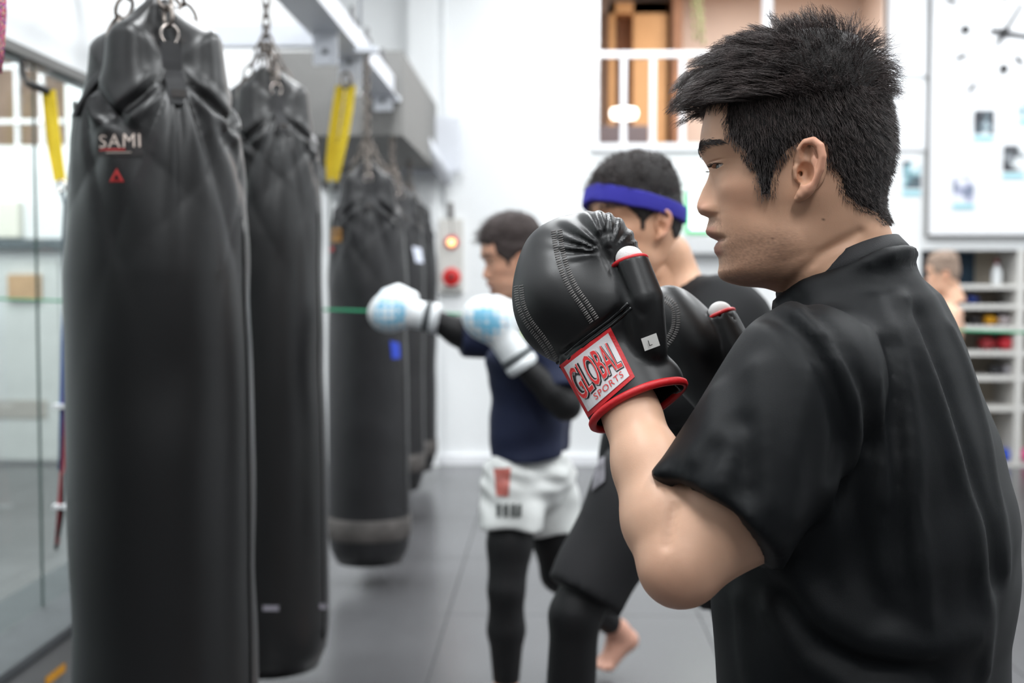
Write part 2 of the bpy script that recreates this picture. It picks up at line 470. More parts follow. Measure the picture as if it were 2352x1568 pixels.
ys = [seam_y - 3.6, seam_y - 2.4, seam_y - 1.2, seam_y, GY1]
names = ['glass partition pane farthest behind the camera', 'glass partition pane alongside the camera', 'glass partition pane left of the thin vertical joint', 'glass partition pane behind the largest punching bag, right of the joint']
for k in range(4):
    t = empty('glass_pane', (XL, (ys[k] + ys[k + 1]) / 2, MZ0), names[k], 'glass pane', 'panes of the glass partition')
    MB().box((XL - 0.004, ys[k] + 0.003, MZ0), (XL + 0.004, ys[k + 1] - 0.003, MZ1)).build('glass', gm, t)
    MB().box((XL - 0.004, ys[k + 1] - 0.0022, MZ0), (XL + 0.004, ys[k + 1] - 0.0005, MZ1)).build('glass_edge', M_edge, t)
struct(MB().box((XL - 0.03, YB, MZ1), (XL + 0.012, YF, MZ1 + 0.03)).build('trim_4', M_grey))
led = empty('padded_ledge', (XL + 0.08, 1.0, 0.0), 'dark grey padded ledge along the foot of the glass partition', 'ledge')
MB().box((XL - 0.15, YB + 0.01, 0.0), (-1.405, GY1 - 0.01, MZ0 - 0.036), bev=0.01).build('ledge_base', mat('ledge_grey', (120, 121, 122), 0.7, var=0.06), led)
MB().box((XL - 0.17, YB + 0.01, MZ0 - 0.035), (-1.385, GY1 - 0.005, MZ0 - 0.001), bev=0.014).build('ledge_pad', M_ledge, led)
c = PX(140, 1540, -1.40)
tag(MB().box((-1.4045, c.y - 0.10, c.z - 0.012), (-1.4005, c.y + 0.035, c.z + 0.012)).build('warning_sticker', mat('orange_sticker', (214, 150, 40), 0.5, var=0.25, vscale=60)), 'small orange sticker on the face of the grey ledge', 'sticker')
# beyond the glass: second loft opening, shelf bar, boxes
lf2 = MB().box((-5.1, YF + 0.9, LZ0 - 0.1), (LX1 + 0.3, YF + 1.0, 3.6)).box((LX1 + 0.2, YF + 0.12, LZ0 - 0.1), (LX1 + 0.3, YF + 0.9, 3.6)).box((-5.1, YF + 0.12, LZ0 - 0.1), (LX1 + 0.3, YF + 0.9, LZ0))
struct(lf2.build('wall_loft_side', mat('loft_taupe', (168, 146, 130), 0.85, var=0.1)))
def rect_y(px0, py0, px1, py1, y):
    a = PY(px0, py0, y); b = PY(px1, py1, y); return min(a.x, b.x), max(a.x, b.x), min(a.z, b.z), max(a.z, b.z)
r2 = empty('loft_railing', (PY(60, 330, YF).x, YF + 0.03, LZ0), 'white railing of the side loft, seen through the glass partition', 'railing')
for (a_, b_) in ((-60, -44), (31, 46), (88, 104)):
    q = rect_y(a_, 0, b_, 330, YF + 0.03); MB().box((q[0], YF + 0.01, LZ0), (q[1], YF + 0.05, 3.4)).build('bar', M_white, r2)
q = rect_y(-300, 276, 150, 284, YF + 0.03); MB().box((-5.0, YF + 0.0, q[2]), (q[1], YF + 0.06, q[3])).build('rail', M_white, r2)
q = rect_y(0, 150, 150, 158, YF + 0.03); MB().box((-5.0, YF + 0.0, q[2]), (q[1], YF + 0.06, q[3])).build('rail', M_white, r2)
q = rect_y(-200, 548, 152, 570, YF - 0.08); tag(MB().box((-4.98, YF - 0.10, q[2]), (q[1], YF, q[3]), bev=0.008).build('wall_shelf', mat('shelf_slate', (92, 100, 104), 0.6)), 'slate grey wall shelf beyond the glass partition', 'shelf')
q = rect_y(-60, 462, 45, 540, YF - 0.08); q0z = PY(0, 547, YF - 0.08).z
tag(MB().box((q[0], YF - 0.09, q0z + 0.004), (q[1], YF - 0.005, q[3]), bev=0.01).build('storage_box', mat('box_ivory', (224, 222, 210), 0.7)), 'ivory box on the slate shelf beyond the glass', 'box')
q = rect_y(-160, 596, 142, 1000, YF - 0.03); sdp = empty('sliding_door', ((q[0] + q[1]) / 2, YF - 0.02, 0), 'pale grey sliding door beyond the glass partition', 'door')
MB().box((q[0], YF - 0.04, 0.02), (q[1], YF - 0.002, q[3]), bev=0.006).build('door_leaf', mat('door_pale', (205, 208, 206), 0.6, var=0.04), sdp)
q2_ = rect_y(-160, 918, 110, 960, YF - 0.04); MB().box((q2_[0], YF - 0.048, q2_[2]), (q2_[1], YF - 0.04, q2_[3])).build('kick_rail', mat('door_taupe', (176, 172, 166), 0.6), sdp)
q = rect_y(20, 630, 96, 687, YF - 0.05)
tag(MB().box((q[0], YF - 0.075, q[2]), (q[1], YF - 0.041, q[3]), bev=0.004).build('cardboard_sign', mat('cardboard', (190, 158, 124), 0.8, var=0.08)), 'tan cardboard sign fixed to the pale sliding door', 'sign')
struct(MB().box((-4.95, YF - 0.02, 0), (PY(142, 700, YF).x + 1.2, YF - 0.0, 0.10)).build('baseboard_side', M_white))

# ---- grey soffit in the far corner, pilaster, conduit
sx0 = XL; q = PY(612, 118, 6.7); q2 = PY(612, 312, 6.7)
struct(MB().box((XL - 0.01, 6.7, q2.z), (-0.80, YF, q.z)).build('trim_5', M_grey))
struct(MB().box((-1.0, YF - 0.10, 0), (PY(1004, 300, YF - 0.1).x, YF, CEIL)).build('trim_6', M_wall))
c0 = PY(1020, 0, YF - 0.02)
q = rect_y(582, 100, 612, 190, 6.6)
tag(MB().box((q[0], 6.5, q[2]), (q[1], 6.69, q[3]), bev=0.01).build('junction_box', M_white), 'white junction box fixed beside the grey corner soffit', 'box')
cd = empty('cable_conduit', (c0.x, YF - 0.02, 1.9), 'thin white conduit running down the white wall to the alarm box', 'conduit')
zt = PY(1022, 470, YF - 0.02).z
MB().tube([(c0.x, YF - 0.012, zt), (c0.x, YF - 0.012, CEIL)], 0.011, 8).build('pipe', M_wall, cd, True)
for z in (2.2, 2.7, 3.2):
    MB().box((c0.x - 0.02, YF - 0.02, z), (c0.x + 0.02, YF, z + 0.02)).build('clip', M_white, cd)
# fire alarm box
q = rect_y(1008, 502, 1064, 672, YF - 0.06)
al = empty('fire_alarm_box', ((q[0] + q[1]) / 2, YF - 0.03, q[2]), 'beige wall box with glowing red lamp above a red call button', 'alarm')
MB().box((q[0], YF - 0.06, q[2]), (q[1], YF, q[3]), bev=0.008).build('housing', mat('alarm_beige', (205, 203, 198), 0.5), al)
c = PY(1037, 557, YF - 0.06)
MB().lathe([(0.050, 0.0), (0.048, -0.015)], c, 20, 'y').build('lamp_bezel', mat('alarm_red', (214, 30, 30), 0.4), al, True)
MB().lathe([(0.026, -0.012), (0.025, -0.026), (0.015, -0.036), (0.002, -0.039)], c, 20, 'y').build('lamp_lens', mat('alarm_glow', (255, 205, 140), 0.3, emit=3.0), al, True)
c = PY(1037, 636, YF - 0.06)
MB().lathe([(0.066, 0.0), (0.064, -0.012), (0.05, -0.016)], c, 24, 'y').build('button_ring', MATS['alarm_red'], al, True)
MB().lathe([(0.03, -0.012), (0.028, -0.02), (0.004, -0.021)], c, 20, 'y').build('push_button', mat('alarm_dark_red', (120, 28, 28), 0.4), al, True)
MB().box((q[0] + 0.02, YF - 0.062, q[2] + 0.015), (q[1] - 0.02, YF - 0.058, q[2] + 0.04)).build('name_plate', M_grey, al)
q = rect_y(1029, 465, 1043, 532, YF - 0.04)
st = empty('cable_gland', ((q[0] + q[1]) / 2, YF - 0.04, q[2]), 'dark grey flexible cable sleeve on top of the alarm box', 'cable')
MB().tube([((q[0] + q[1]) / 2 + 0.012, YF - 0.04, q[2] - 0.05), ((q[0] + q[1]) / 2, YF - 0.04, (q[2] + q[3]) / 2), ((q[0] + q[1]) / 2 - 0.006, YF - 0.04, q[3])], 0.021, 10).build('sleeve', mat('cable_dark', (88, 84, 82), 0.7), st, True)
MB().lathe([(0.027, 0), (0.027, 0.03), (0.02, 0.034)], ((q[0] + q[1]) / 2 + 0.012, YF - 0.04, q[2] - 0.05), 12).build('collar', M_grey, st, True)

# exit sign
q = rect_y(1577, 440, 1640, 535, YF - 0.06)
ex = empty('exit_sign', ((q[0] + q[1]) / 2, YF - 0.04, q[2]), 'lit white exit sign with a green border on the white wall', 'sign')
MB().box((q[0], YF - 0.07, q[2]), (q[1] + 0.1, YF - 0.005, q[3]), bev=0.006).build('housing', mat('exit_green', (40, 190, 110), 0.4, emit=0.5), ex)
MB().box((q[0] + 0.022, YF - 0.076, q[2] + 0.022), (q[1] + 0.078, YF - 0.068, q[3] - 0.01)).build('face', mat('exit_white', (250, 255, 250), 0.4, emit=1.6), ex)
q = rect_y(1540, 540, 1770, 582, YF - 0.1)
struct(MB().box((q[0], YF - 0.12, q[2]), (q[1], YF, q[3]), bev=0.01).build('trim_7', mat('pale_grey_trunking', (205, 207, 208), 0.6)))

# ---- right part of the far wall: panel strips, notice board, clock, photos
for k, (a, b_, c_, d_) in enumerate([(2050, -60, 2132, 176), (2050, 190, 2132, 345)]):
    q = rect_y(a, b_, c_, d_, YF)
    struct(MB().box((q[0], YF - 0.02, q[2]), (q[1], YF, q[3]), bev=0.004).build('trim_%d' % (8 + k), M_white))
q = rect_y(2140, -200, 2600, 540, YF)
BX0, BX1, BZ0, BZ1 = q[0], XR - 0.05, q[2], 3.8
board = empty('notice_board', ((BX0 + BX1) / 2, YF - 0.03, BZ0), 'large white notice board filling the wall above the glove shelves', 'board')
MB().box((BX0, YF - 0.06, BZ0), (BX1, YF - 0.001, BZ1), bev=0.006).build('panel', M_white, board)
MB().box((BX0 - 0.012, YF - 0.05, BZ0 - 0.012), (BX1, YF - 0.002, BZ0), bev=0.003).box((BX0 - 0.012, YF - 0.05, BZ0), (BX0, YF - 0.002, BZ1)).build('edge_strip', M_grey, board)
yb = YF - 0.062
M_black = mat('black_plastic', (28, 28, 30), 0.4)
hub = PY(2305, 75, yb)
ck = empty('wall_clock', hub, 'wall clock of black hands and scattered hour markers on the white board', 'clock')
MB().lathe([(0.035, 0.0), (0.035, -0.02), (0.02, -0.03)], hub, 20, 'y').build('hub', M_black, ck, True)
def hand(px, py, w0, w1, dy, name):
    e = PY(px, py, yb); d = (e - hub); L = d.length; d.normalize(); n = Vector((-d.z, 0, d.x)); 
    a0 = hub - d * 0.09
    V = [a0 + n * w0, a0 - n * w0, e - n * w1, e + n * w1]
    V = [v + Vector((0, -dy, 0)) for v in V] + [v + Vector((0, -dy - 0.005, 0)) for v in V]
    MB().add(V, [(0, 1, 2, 3), (7, 6, 5, 4), (0, 4, 5, 1), (1, 5, 6, 2), (2, 6, 7, 3), (3, 7, 4, 0)]).build(name, M_black, ck)
hand(2420, 95, 0.016, 0.008, 0.012, 'minute_hand'); hand(2345, 10, 0.014, 0.01, 0.02, 'hour_hand')
for (px, py, r) in [(2217, 68, 0.03), (2305, 158, 0.03), (2393, 82, 0.03), (2308, -10, 0.03)]:
    c = PY(px, py, yb); MB().lathe([(r, 0.0), (r, -0.012), (r * 0.7, -0.016)], c, 16, 'y').build('hour_marker', M_black, ck, True)
for (px, py, a) in [(2208, 130, 0.4), (2232, 201, 0.95), (2340, 138, -0.9), (2185, 2, -0.4), (2252, -40, -1.0), (2400, 150, -0.5)]:
    c = PY(px, py, yb); Mx = Matrix.Translation(c) @ Matrix.Rotation(-a, 4, 'Y')
    MB().box((-0.035, -0.012, -0.011), (0.035, 0.0, 0.011), Mx).build('hour_marker', M_black, ck)

# photographs pinned up
def photo_mat(name, seed, tint, dark):
    m = bpy.data.materials.new(name); m.use_nodes = True; nt = m.node_tree; b = nt.nodes['Principled BSDF']
    tc = nt.nodes.new('ShaderNodeTexCoord'); mp = nt.nodes.new('ShaderNodeMapping'); mp.inputs['Location'].default_value = (seed * 3.1, seed * 1.7, 0)
    n = nt.nodes.new('ShaderNodeTexNoise'); n.inputs['Scale'].default_value = 11; n.inputs['Detail'].default_value = 2
    r = nt.nodes.new('ShaderNodeValToRGB'); e = r.color_ramp.elements
    e[0].position = 0.40; e[0].color = (*lin(dark), 1); e[1].position = 0.60; e[1].color = (*lin((232, 236, 238)), 1)
    k = e.new(0.52); k.color = (*lin(tint), 1)
    nt.links.new(tc.outputs['Object'], mp.inputs[0]); nt.links.new(mp.outputs[0], n.inputs['Vector']); nt.links.new(n.outputs['Fac'], r.inputs[0]); nt.links.new(r.outputs[0], b.inputs['Base Color'])
    b.inputs['Roughness'].default_value = 0.4
    return m
phs = [((2233, 250, 2286, 325), 'photo print of dark figures, nearest below the clock markers', (150, 170, 180), (60, 62, 68), True),
       ((2300, 330, 2356, 412), 'photo print of a dark standing figure, second row of the board', (140, 145, 150), (40, 40, 45), True),
       ((2338, 200, 2400, 288), 'photo print cut by the picture edge beside the clock', (150, 190, 200), (70, 76, 80), True),
       ((2185, 400, 2240, 482), 'pale photo print with a cyan foot, lowest on the white board', (190, 190, 215), (120, 130, 150), True),
       ((2069, 366, 2118, 452), 'cyan-edged photo print on the wall left of the white board', (150, 195, 205), (80, 92, 100), False)]
for k, (r_, lab, tint, dark, onb) in enumerate(phs):
    yy = yb if onb else YF
    q = rect_y(*r_, yy); h = (q[3] - q[2])
    ph = empty('photo_print', ((q[0] + q[1]) / 2, yy, q[2]), lab, 'photo', 'photo prints pinned to the far wall')
    MB().box((q[0], yy - 0.004, q[2]), (q[1], yy, q[3])).build('paper', M_white, ph)
    MB().box((q[0] + 0.012, yy - 0.006, q[2] + 0.22 * h), (q[1] - 0.012, yy - 0.004, q[3] - 0.012)).build('picture', photo_mat('photo_%d' % k, k + 1, tint, dark), ph)
    MB().box((q[0] + 0.012, yy - 0.006, q[2] + 0.03 * h), (q[1] - 0.012, yy - 0.004, q[2] + 0.17 * h)).build('caption_strip', mat('caption_cyan', (150, 205, 215), 0.5), ph)

# ---- ceiling lamp housings
LAMP_LABELS = ['white fluorescent ceiling light ' + t for t in ('between camera and largest punching bag', 'above the man in the black T-shirt', 'above the second punching bag', 'above the middle of the gym floor', 'above the third and fourth punching bags',
    'above the floor in front of the exit sign', 'beside the side wall opposite the bags', 'above the glove shelves', 'close to the white far wall', 'behind the camera', 'in the side room, nearest part', 'in the middle of the side room', 'in the side room above the sliding door')]
M_tube = mat('lamp_tube', (250, 252, 255), 0.4, emit=4.0)
for i, (lx, ly) in enumerate(LAMPS):
    L = empty('ceiling_light', (lx, ly, CEIL - 0.08), LAMP_LABELS[i], 'ceiling light', 'fluorescent ceiling lights')
    MB().box((lx - 0.24, ly - 0.66, CEIL - 0.08), (lx + 0.24, ly + 0.66, CEIL - 0.0), bev=0.01).build('housing', M_white, L)

# ---- shelf unit with gloves in the niche
M_shelf = mat('shelf_board_paint', (214, 212, 208), 0.6)
M_shback = mat('shelf_back_tan', (190, 180, 165), 0.8, var=0.05)
NY1 = YF + 0.42
sh = empty('glove_shelf', ((NX0 + NX1) / 2, YF + 0.2, 0), 'built-in shelf unit of white boards holding gloves under the notice board', 'shelf')
MB().box((NX0 - 0.02, NY1, 0), (NX1 + 0.02, NY1 + 0.03, NZ1)).build('back_panel', M_shback, sh)
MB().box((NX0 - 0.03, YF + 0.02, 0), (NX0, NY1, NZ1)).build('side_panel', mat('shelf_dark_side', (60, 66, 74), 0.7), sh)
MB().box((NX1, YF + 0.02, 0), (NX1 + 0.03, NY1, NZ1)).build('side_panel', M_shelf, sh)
xs = PY(2344, 700, YF).x
MB().box((xs - 0.025, YF, 0), (xs + 0.025, NY1, NZ1)).build('upright', M_shelf, sh)
MB().box((NX0, YF + 0.02, NZ1), (NX1, NY1, NZ1 + 0.03)).build('top_board', M_shelf, sh)
SHZ = []
for py in (653, 699, 748, 806, 863, 933, 1066):
    z = PY(2280, py, YF + 0.02).z; SHZ.append(z)
    MB().box((NX0, YF + 0.005, z - 0.035), (NX1, NY1, z), bev=0.004).build('shelf_board', M_shelf, sh)
# dark cloth panel hung inside the top bay
q = rect_y(2116, 580, 2238, 650, YF + 0.30)
tag(MB().box((q[0], YF + 0.30, SHZ[0]), (q[1], YF + 0.33, NZ1 - 0.01)).build('dark_panel', mat('dark_teal_cloth', (28, 50, 66), 0.8, var=0.2)), 'dark teal panel at the back of the top shelf bay', 'panel')
q = rect_y(2285, 612, 2300, 648, YF + 0.1)
bt = empty('water_bottle', (PY(2289, 640, YF + 0.12).x, YF + 0.12, SHZ[0]), 'clear white bottle with a dark red cap on the top shelf', 'bottle')
c = bt.location
MB().lathe([(0.032, 0.0), (0.036, 0.01), (0.036, 0.09), (0.03, 0.11), (0.014, 0.13), (0.014, 0.15)], c, 16).build('bottle_body', mat('bottle_white', (225, 228, 230), 0.25), bt, True)
MB().lathe([(0.018, 0.148), (0.018, 0.175), (0.012, 0.178)], c, 14).build('cap', mat('cap_red', (120, 40, 50), 0.5), bt, True)
def shelf_glove(px, zi, col, lab, yaw=0.0, s=1.0):
    c = PY(px, 700, YF + 0.16); c.z = SHZ[zi]
    t = empty('boxing_glove', c, lab, 'glove', 'gloves on the shelves')
    m = mat('glove_leather_%d_%d_%d' % col, col, 0.35)
    def fn(p):
        a = ell(p, (c.x - 0.01, c.y - 0.02, c.z + 0.062 * s), (0.068 * s, 0.085 * s, 0.060 * s))
        a = smin(a, cap(p, (c.x, c.y + 0.06 * s, c.z + 0.05 * s), (c.x + 0.01, c.y + 0.15 * s, c.z + 0.05 * s), 0.045 * s, 0.05 * s), 0.03)
        b_ = cap(p, (c.x + 0.055 * s, c.y + 0.03, c.z + 0.05 * s), (c.x + 0.06 * s, c.y - 0.06 * s, c.z + 0.055 * s), 0.024 * s, 0.022 * s)
        return smax(smin(a, b_, 0.012), -(p[2] - c.z - 0.002), 0.004)
    V, Q = nets(fn, (c.x - 0.11, c.y - 0.13, c.z - 0.02), (c.x + 0.12, c.y + 0.22, c.z + 0.15), 0.009)
    part('mitt', V, Q, m, t)
    MB().lathe([(0.047 * s, 0.0), (0.05 * s, 0.012), (0.047 * s, 0.05), (0.044 * s, 0.052)], (c.x + 0.008, c.y + 0.10 * s, c.z + 0.05 * s), 16, 'y').build('cuff_band', mat('cuff_dark', (40, 38, 40), 0.6), t, True)
shelf_glove(2204, 1, (36, 44, 110), 'navy blue boxing glove on the second shelf, next to the bare shoulder', s=0.55)
shelf_glove(2232, 1, (34, 60, 140), 'brighter blue boxing glove on the second shelf', s=0.55)
shelf_glove(2240, 2, (38, 36, 38), 'black boxing glove left of the yellow glove on the shelf', s=0.64)
shelf_glove(2273, 2, (226, 164, 24), 'yellow boxing glove on the middle shelf', s=0.64)
shelf_glove(2306, 2, (206, 196, 200), 'pale pinkish white boxing glove right of the yellow glove', s=0.64)
shelf_glove(2268, 3, (150, 36, 44), 'dark red boxing glove, the left one on its shelf', s=0.8)
shelf_glove(2312, 3, (204, 40, 56), 'bright red boxing glove, the right one on its shelf', s=0.85)
shelf_glove(2288, 4, (52, 52, 56), 'black boxing glove below the red gloves', s=0.6)
shelf_glove(2318, 4, (170, 168, 174), 'light grey boxing glove below the red gloves', s=0.6)
shelf_glove(2318, 6, (30, 70, 180), 'blue boxing glove on the lowest shelf', s=0.85)
shelf_glove(2362, 6, (236, 52, 140), 'hot pink boxing glove at the picture edge of the lowest shelf', s=0.85)
# ================================================================== BAG RACK AND PUNCHING BAGS
M_leather = mat('bag_leather', (14, 14, 15), 0.38, bump=0.06, bscale=160, var=0.18, vscale=7, spec=0.62)
M_leather2 = mat('bag_leather_worn', (28, 28, 30), 0.45, bump=0.08, bscale=160, var=0.22, vscale=9, spec=0.45)
M_steel = mat('chain_steel', (120, 112, 106), 0.38, metal=0.9, var=0.2, vscale=90)
M_chrome = mat('ring_chrome', (205, 195, 188), 0.2, metal=1.0)
M_web = mat('nylon_web', (26, 26, 28), 0.75, bump=0.4, bscale=400)
M_rack = mat('rack_paint', (214, 217, 224), 0.42, var=0.03)
M_bolt = mat('bolt_steel', (120, 122, 126), 0.35, metal=0.8)

BAGS = [  # px centre, depth, top z, bottom z, radius, strap turn (deg from facing the camera), leather
    (368, 2.435, 1.800, 0.10, 0.180, 15, M_leather),
    (617, 3.89, 1.925, 0.085, 0.180, 19, M_leather),
    (845, 5.30, 1.770, 0.105, 0.177, 2, M_leather2),
    (902, 6.73, 1.80, 0.18, 0.178, 30, M_leather2),
    (941, 8.00, 1.80, 0.09, 0.178, 20, M_leather2)]
BLAB = ['largest black leather punching bag in front, with a red logo patch',
        'second black leather punching bag from the front, half behind the largest one',
        'third black punching bag, the one being punched, with an ochre label and worn bottom',
        'fourth black punching bag with a small white paper tag near its top',
        'farthest black punching bag, nearest the white far wall']
ZCROSS = 2.30
rack = empty('bag_rack', (-0.9, 5.0, 2.30), 'white steel overhead rack that carries the punching bags', 'rack')
MB().box((-0.955, 1.6, 2.34), (-0.845, 8.7, 2.45), bev=0.006).build('long_beam', M_rack, rack)
MB().box((-0.975, 1.6, 2.332), (-0.825, 8.7, 2.342)).build('lower_flange', M_rack, rack)
bag_pos = []
for (px, d, zt, zb, R, turn, m) in BAGS:
    c = P(px, 650, d); bag_pos.append(Vector((c.x, c.y, 0)))
for k, c in enumerate(bag_pos):
    yy = c.y if k != 1 else c.y + 0.16
    MB().box(((XL - 0.02) if k < 3 else c.x - 0.06, yy - 0.04, 2.335), (-0.85, yy + 0.04, 2.43), bev=0.005).build('cross_beam', M_rack, rack)
    MB().box((c.x - 0.05, min(yy, c.y) - 0.03, 2.31), (c.x + 0.05, max(yy, c.y) + 0.03, 2.336)).build('hanger_plate', M_rack, rack)
for (px, py, s) in ((748, 150, 569), (803, 220, 509), (880, 255, 425), (925, 292, 372)):
    b = P(px, py, F / s); wv = 0.05
    MB().box((b.x - wv, b.y - 0.008, b.z), (b.x + wv, b.y + 0.008, 2.36), bev=0.003).build('drop_plate', M_rack, rack)
    for zz in (b.z + 0.055, b.z + 0.15):
        MB().lathe([(0.012, 0.0), (0.012, -0.010), (0.008, -0.013)], (b.x, b.y - 0.008, zz), 10, 'y').build('bolt', M_bolt, rack, True)
for (px, py, s) in ((880, 140, 480), (905, 182, 440), (848, 92, 520), (925, 215, 400)):
    b = P(px, py, F / s)
    MB().lathe([(0.022, 0), (0.022, 0.035), (0.011, 0.04), (0.011, 0.09)], (-0.87, b.y, 2.45), 10).build('bolt', mat('dark_bolt', (70, 70, 72), 0.5, metal=0.5), rack, True)
# diagonal brace and end bracket at the far wall
MB().tube([(-0.88, 8.1, 2.36), (-0.72, 8.72, 2.05)], 0.045, 10).build('end_brace', M_rack, rack, True)
MB().box((-1.05, 8.66, 2.1), (-0.62, 8.73, 2.5), bev=0.02).build('wall_bracket', M_rack, rack)
# hanging steel wire by the rack
q = P(828, 60, F / 520)
tag(MB().tube([(q.x, q.y, 2.45), (q.x + 0.005, q.y, CEIL)], 0.008, 6).build('steel_wire', M_bolt), 'thin steel wire rising from the bag rack to the ceiling', 'wire')

def link(b, c, t, n, L, r):
    """one oval chain link, centre c, along t, in plane (t, n)"""
    pts = []
    for j in range(12):
        a = 2 * math.pi * j / 12
        pts.append(c + t * (math.cos(a) * L) + n * (math.sin(a) * L * 0.62))
    b.tube(pts, r, 5, closed=True)
def chain(b, p, q, L=0.024, r=0.0042):
    p = Vector(p); q = Vector(q); t = (q - p); D = t.length; t.normalize()
    n1 = t.orthogonal().normalized(); n2 = t.cross(n1); k = max(2, int(D / (L * 1.45)))
    for i in range(k):
        link(b, p.lerp(q, (i + 0.5) / k), t, (n1 if i % 2 else n2), L, r)

bag_trees = []
for bi, (px, d, zt, zb, R, turn, m) in enumerate(BAGS):
    c = bag_pos[bi]; rng = np.random.default_rng(20 + bi)
    bag = empty('punching_bag', (c.x, c.y, zb), BLAB[bi], 'punching bag', 'black punching bags hung in a row')
    a0 = math.atan2(-c.y, -c.x) + math.radians(turn)          # angle of the strap that faces the camera
    sa = [a0 + k * math.pi / 2 for k in range(4)]
    nph = 192 if bi < 3 else 96
    phi = np.linspace(0, 2 * np.pi, nph, endpoint=False)
    phs = rng.uniform(0, 6.28, 4); amp = 0.0115 if bi < 3 else 0.009
    def wrapd(a): return (a + np.pi) % (2 * np.pi) - np.pi
    def rim_z(ph):
        z = zt + 0 * ph
        for k, s in enumerate(sa): z = z - (0.075 if k else 0.06) * np.exp(-(wrapd(ph - s) / 0.42) ** 2)
        return z
    def radius(ph, z):
        r = R * (1 + 0.018 * np.sin(2.1 * z + bi) + 0.012 * np.sin(3 * ph + 2.7 * z + bi))
        rz = rim_z(ph)
        top = np.clip(1 - (zt - z) / 0.46, 0, 1)
        r = r - 0.038 * top ** 1.3
        for k, s in enumerate(sa):
            dphi = wrapd(ph - s); ds = R * dphi; dz = (zt - 0.05) - z; rho = np.hypot(ds, dz) + 1e-6; psi = np.arctan2(ds, dz + 0.012)
            r = r - 0.052 * np.exp(-(ds / 0.075) ** 2 - (np.maximum(dz, 0) / 0.075) ** 2)
            env = np.clip(rho / 0.09, 0, 1) * np.exp(-np.maximum(rho - 0.09, 0) / 0.24) * np.clip(1.6 - np.abs(psi) / 0.75, 0, 1)
            w = 8.0 * psi + phs[k] * 0.2 + 0.9 * np.sin(2.3 * psi + bi + k)
            r = r + amp * env * 1.25 * (np.abs(np.sin(w)) ** 0.8 - 0.6)
            w2 = 23 * psi + phs[k] * 2
            r = r + 0.16 * amp * env * np.sin(w2)
            # sagging fold to either side of the strap
            for sg in (-1, 1):
                st_ = 0.021 if sg > 0 else 0.013
                r = r - st_ * np.exp(-((ds - sg * 0.095) / 0.065) ** 2 - ((dz - 0.030 - 0.62 * np.abs(ds)) / 0.011) ** 2)
                r = r + 0.5 * st_ * np.exp(-((ds - sg * 0.095) / 0.065) ** 2 - ((dz - 0.058 - 0.62 * np.abs(ds)) / 0.016) ** 2)
        # dents of use
        rr = np.random.default_rng(5 + bi)
        for k in range(7):
            p0 = rr.uniform(0, 6.28); z0 = rr.uniform(zb + 0.3, zt - 0.5)
            r = r - 0.006 * np.exp(-(wrapd(ph - p0) / 0.5) ** 2 - ((z - z0) / 0.10) ** 2)
        return r
    rows = []
    vv = np.concatenate([np.linspace(0, 0.72, 40 if bi < 3 else 20, endpoint=False), np.linspace(0.72, 1.0, 64 if bi < 3 else 30)])
    def rim_lift(v): return v
    for v in vv:
        rz = rim_z(phi); z = zb + 0.055 + v * (rz - zb - 0.055)
        r = radius(phi, z)
        if v < 0.06: r = r * (0.80 + 0.20 * math.sqrt(1 - (1 - v / 0.06) ** 2)); z = z - 0.055 * (1 - v / 0.06) ** 2
        rows.append((r, z))
    rr_, rz_ = rows[-1]
    for t in (0.04, 0.10, 0.25, 0.42, 0.6, 0.78, 0.92):
        z = rz_ + (0.012 * (1 - (1 - min(t / 0.1, 1)) ** 2)) + (zt + 0.075 - rz_) * (t ** 1.25)
        rows.append((rr_ * (1 - t) + 0.012 * t + 0.004 * math.sin(t * 3.14) * np.sin(9 * phi + phs[0]), z))
    V = []
    for (r, z) in rows:
        V.append(np.stack([c.x + r * np.cos(phi), c.y + r * np.sin(phi), z + 0 * phi], 1))
    nr = len(V); V = np.concatenate(V); n = nph
    Fc = []
    for i in range(nr - 1):
        for j in range(n): Fc.append((i * n + j, i * n + (j + 1) % n, (i + 1) * n + (j + 1) % n, (i + 1) * n + j))
    Fc.append(tuple(range(n))[::-1]); Fc.append(tuple((nr - 1) * n + j for j in range(n)))
    cover = part('bag_cover', V, Fc, m, bag)
    tree = bvh(V, Fc); bag_trees.append(tree)
    # band around the foot of the bag
    if bi >= 2:
        zz = zb + 0.20; pts = [(c.x + (R * 1.005 + 0.003) * math.cos(a), c.y + (R * 1.005 + 0.003) * math.sin(a)) for a in np.linspace(0, 2 * np.pi, 48, endpoint=False)]
        b = MB(); n2 = 48
        prof = [(0.0, zb + 0.11), (0.0035, zb + 0.115), (0.0035, zz), (0.0, zz + 0.005)]
        VV = []; FF = []
        for (o_, z_) in prof:
            for j in range(n2):
                a = 2 * math.pi * j / n2; r = float(radius(np.array([a]), np.array([z_]))[0]) + o_ + 0.001
                VV.append((c.x + r * math.cos(a), c.y + r * math.sin(a), z_))
        for i in range(3):
            for j in range(n2): FF.append((i * n2 + j, i * n2 + (j + 1) % n2, (i + 1) * n2 + (j + 1) % n2, (i + 1) * n2 + j))
        part('foot_band', VV, FF, mat('worn_band', (74, 70, 68), 0.7, var=0.35, vscale=12), bag)
    # vertical stitched seam
    b = MB(); aseam = math.atan2(-c.y, -c.x) + math.radians(62)
    zs_ = np.linspace(zb + 0.1, zt - 0.35, 30)
    b.tube([(c.x + (float(radius(np.array([aseam]), np.array([z]))[0]) + 0.0005) * math.cos(aseam), c.y + (float(radius(np.array([aseam]), np.array([z]))[0]) + 0.0005) * math.sin(aseam), z) for z in zs_], 0.0035, 6)
    b.build('side_seam', m, bag, True)
    hub_z = zt + 0.15
    hubp = Vector((c.x, c.y, hub_z))
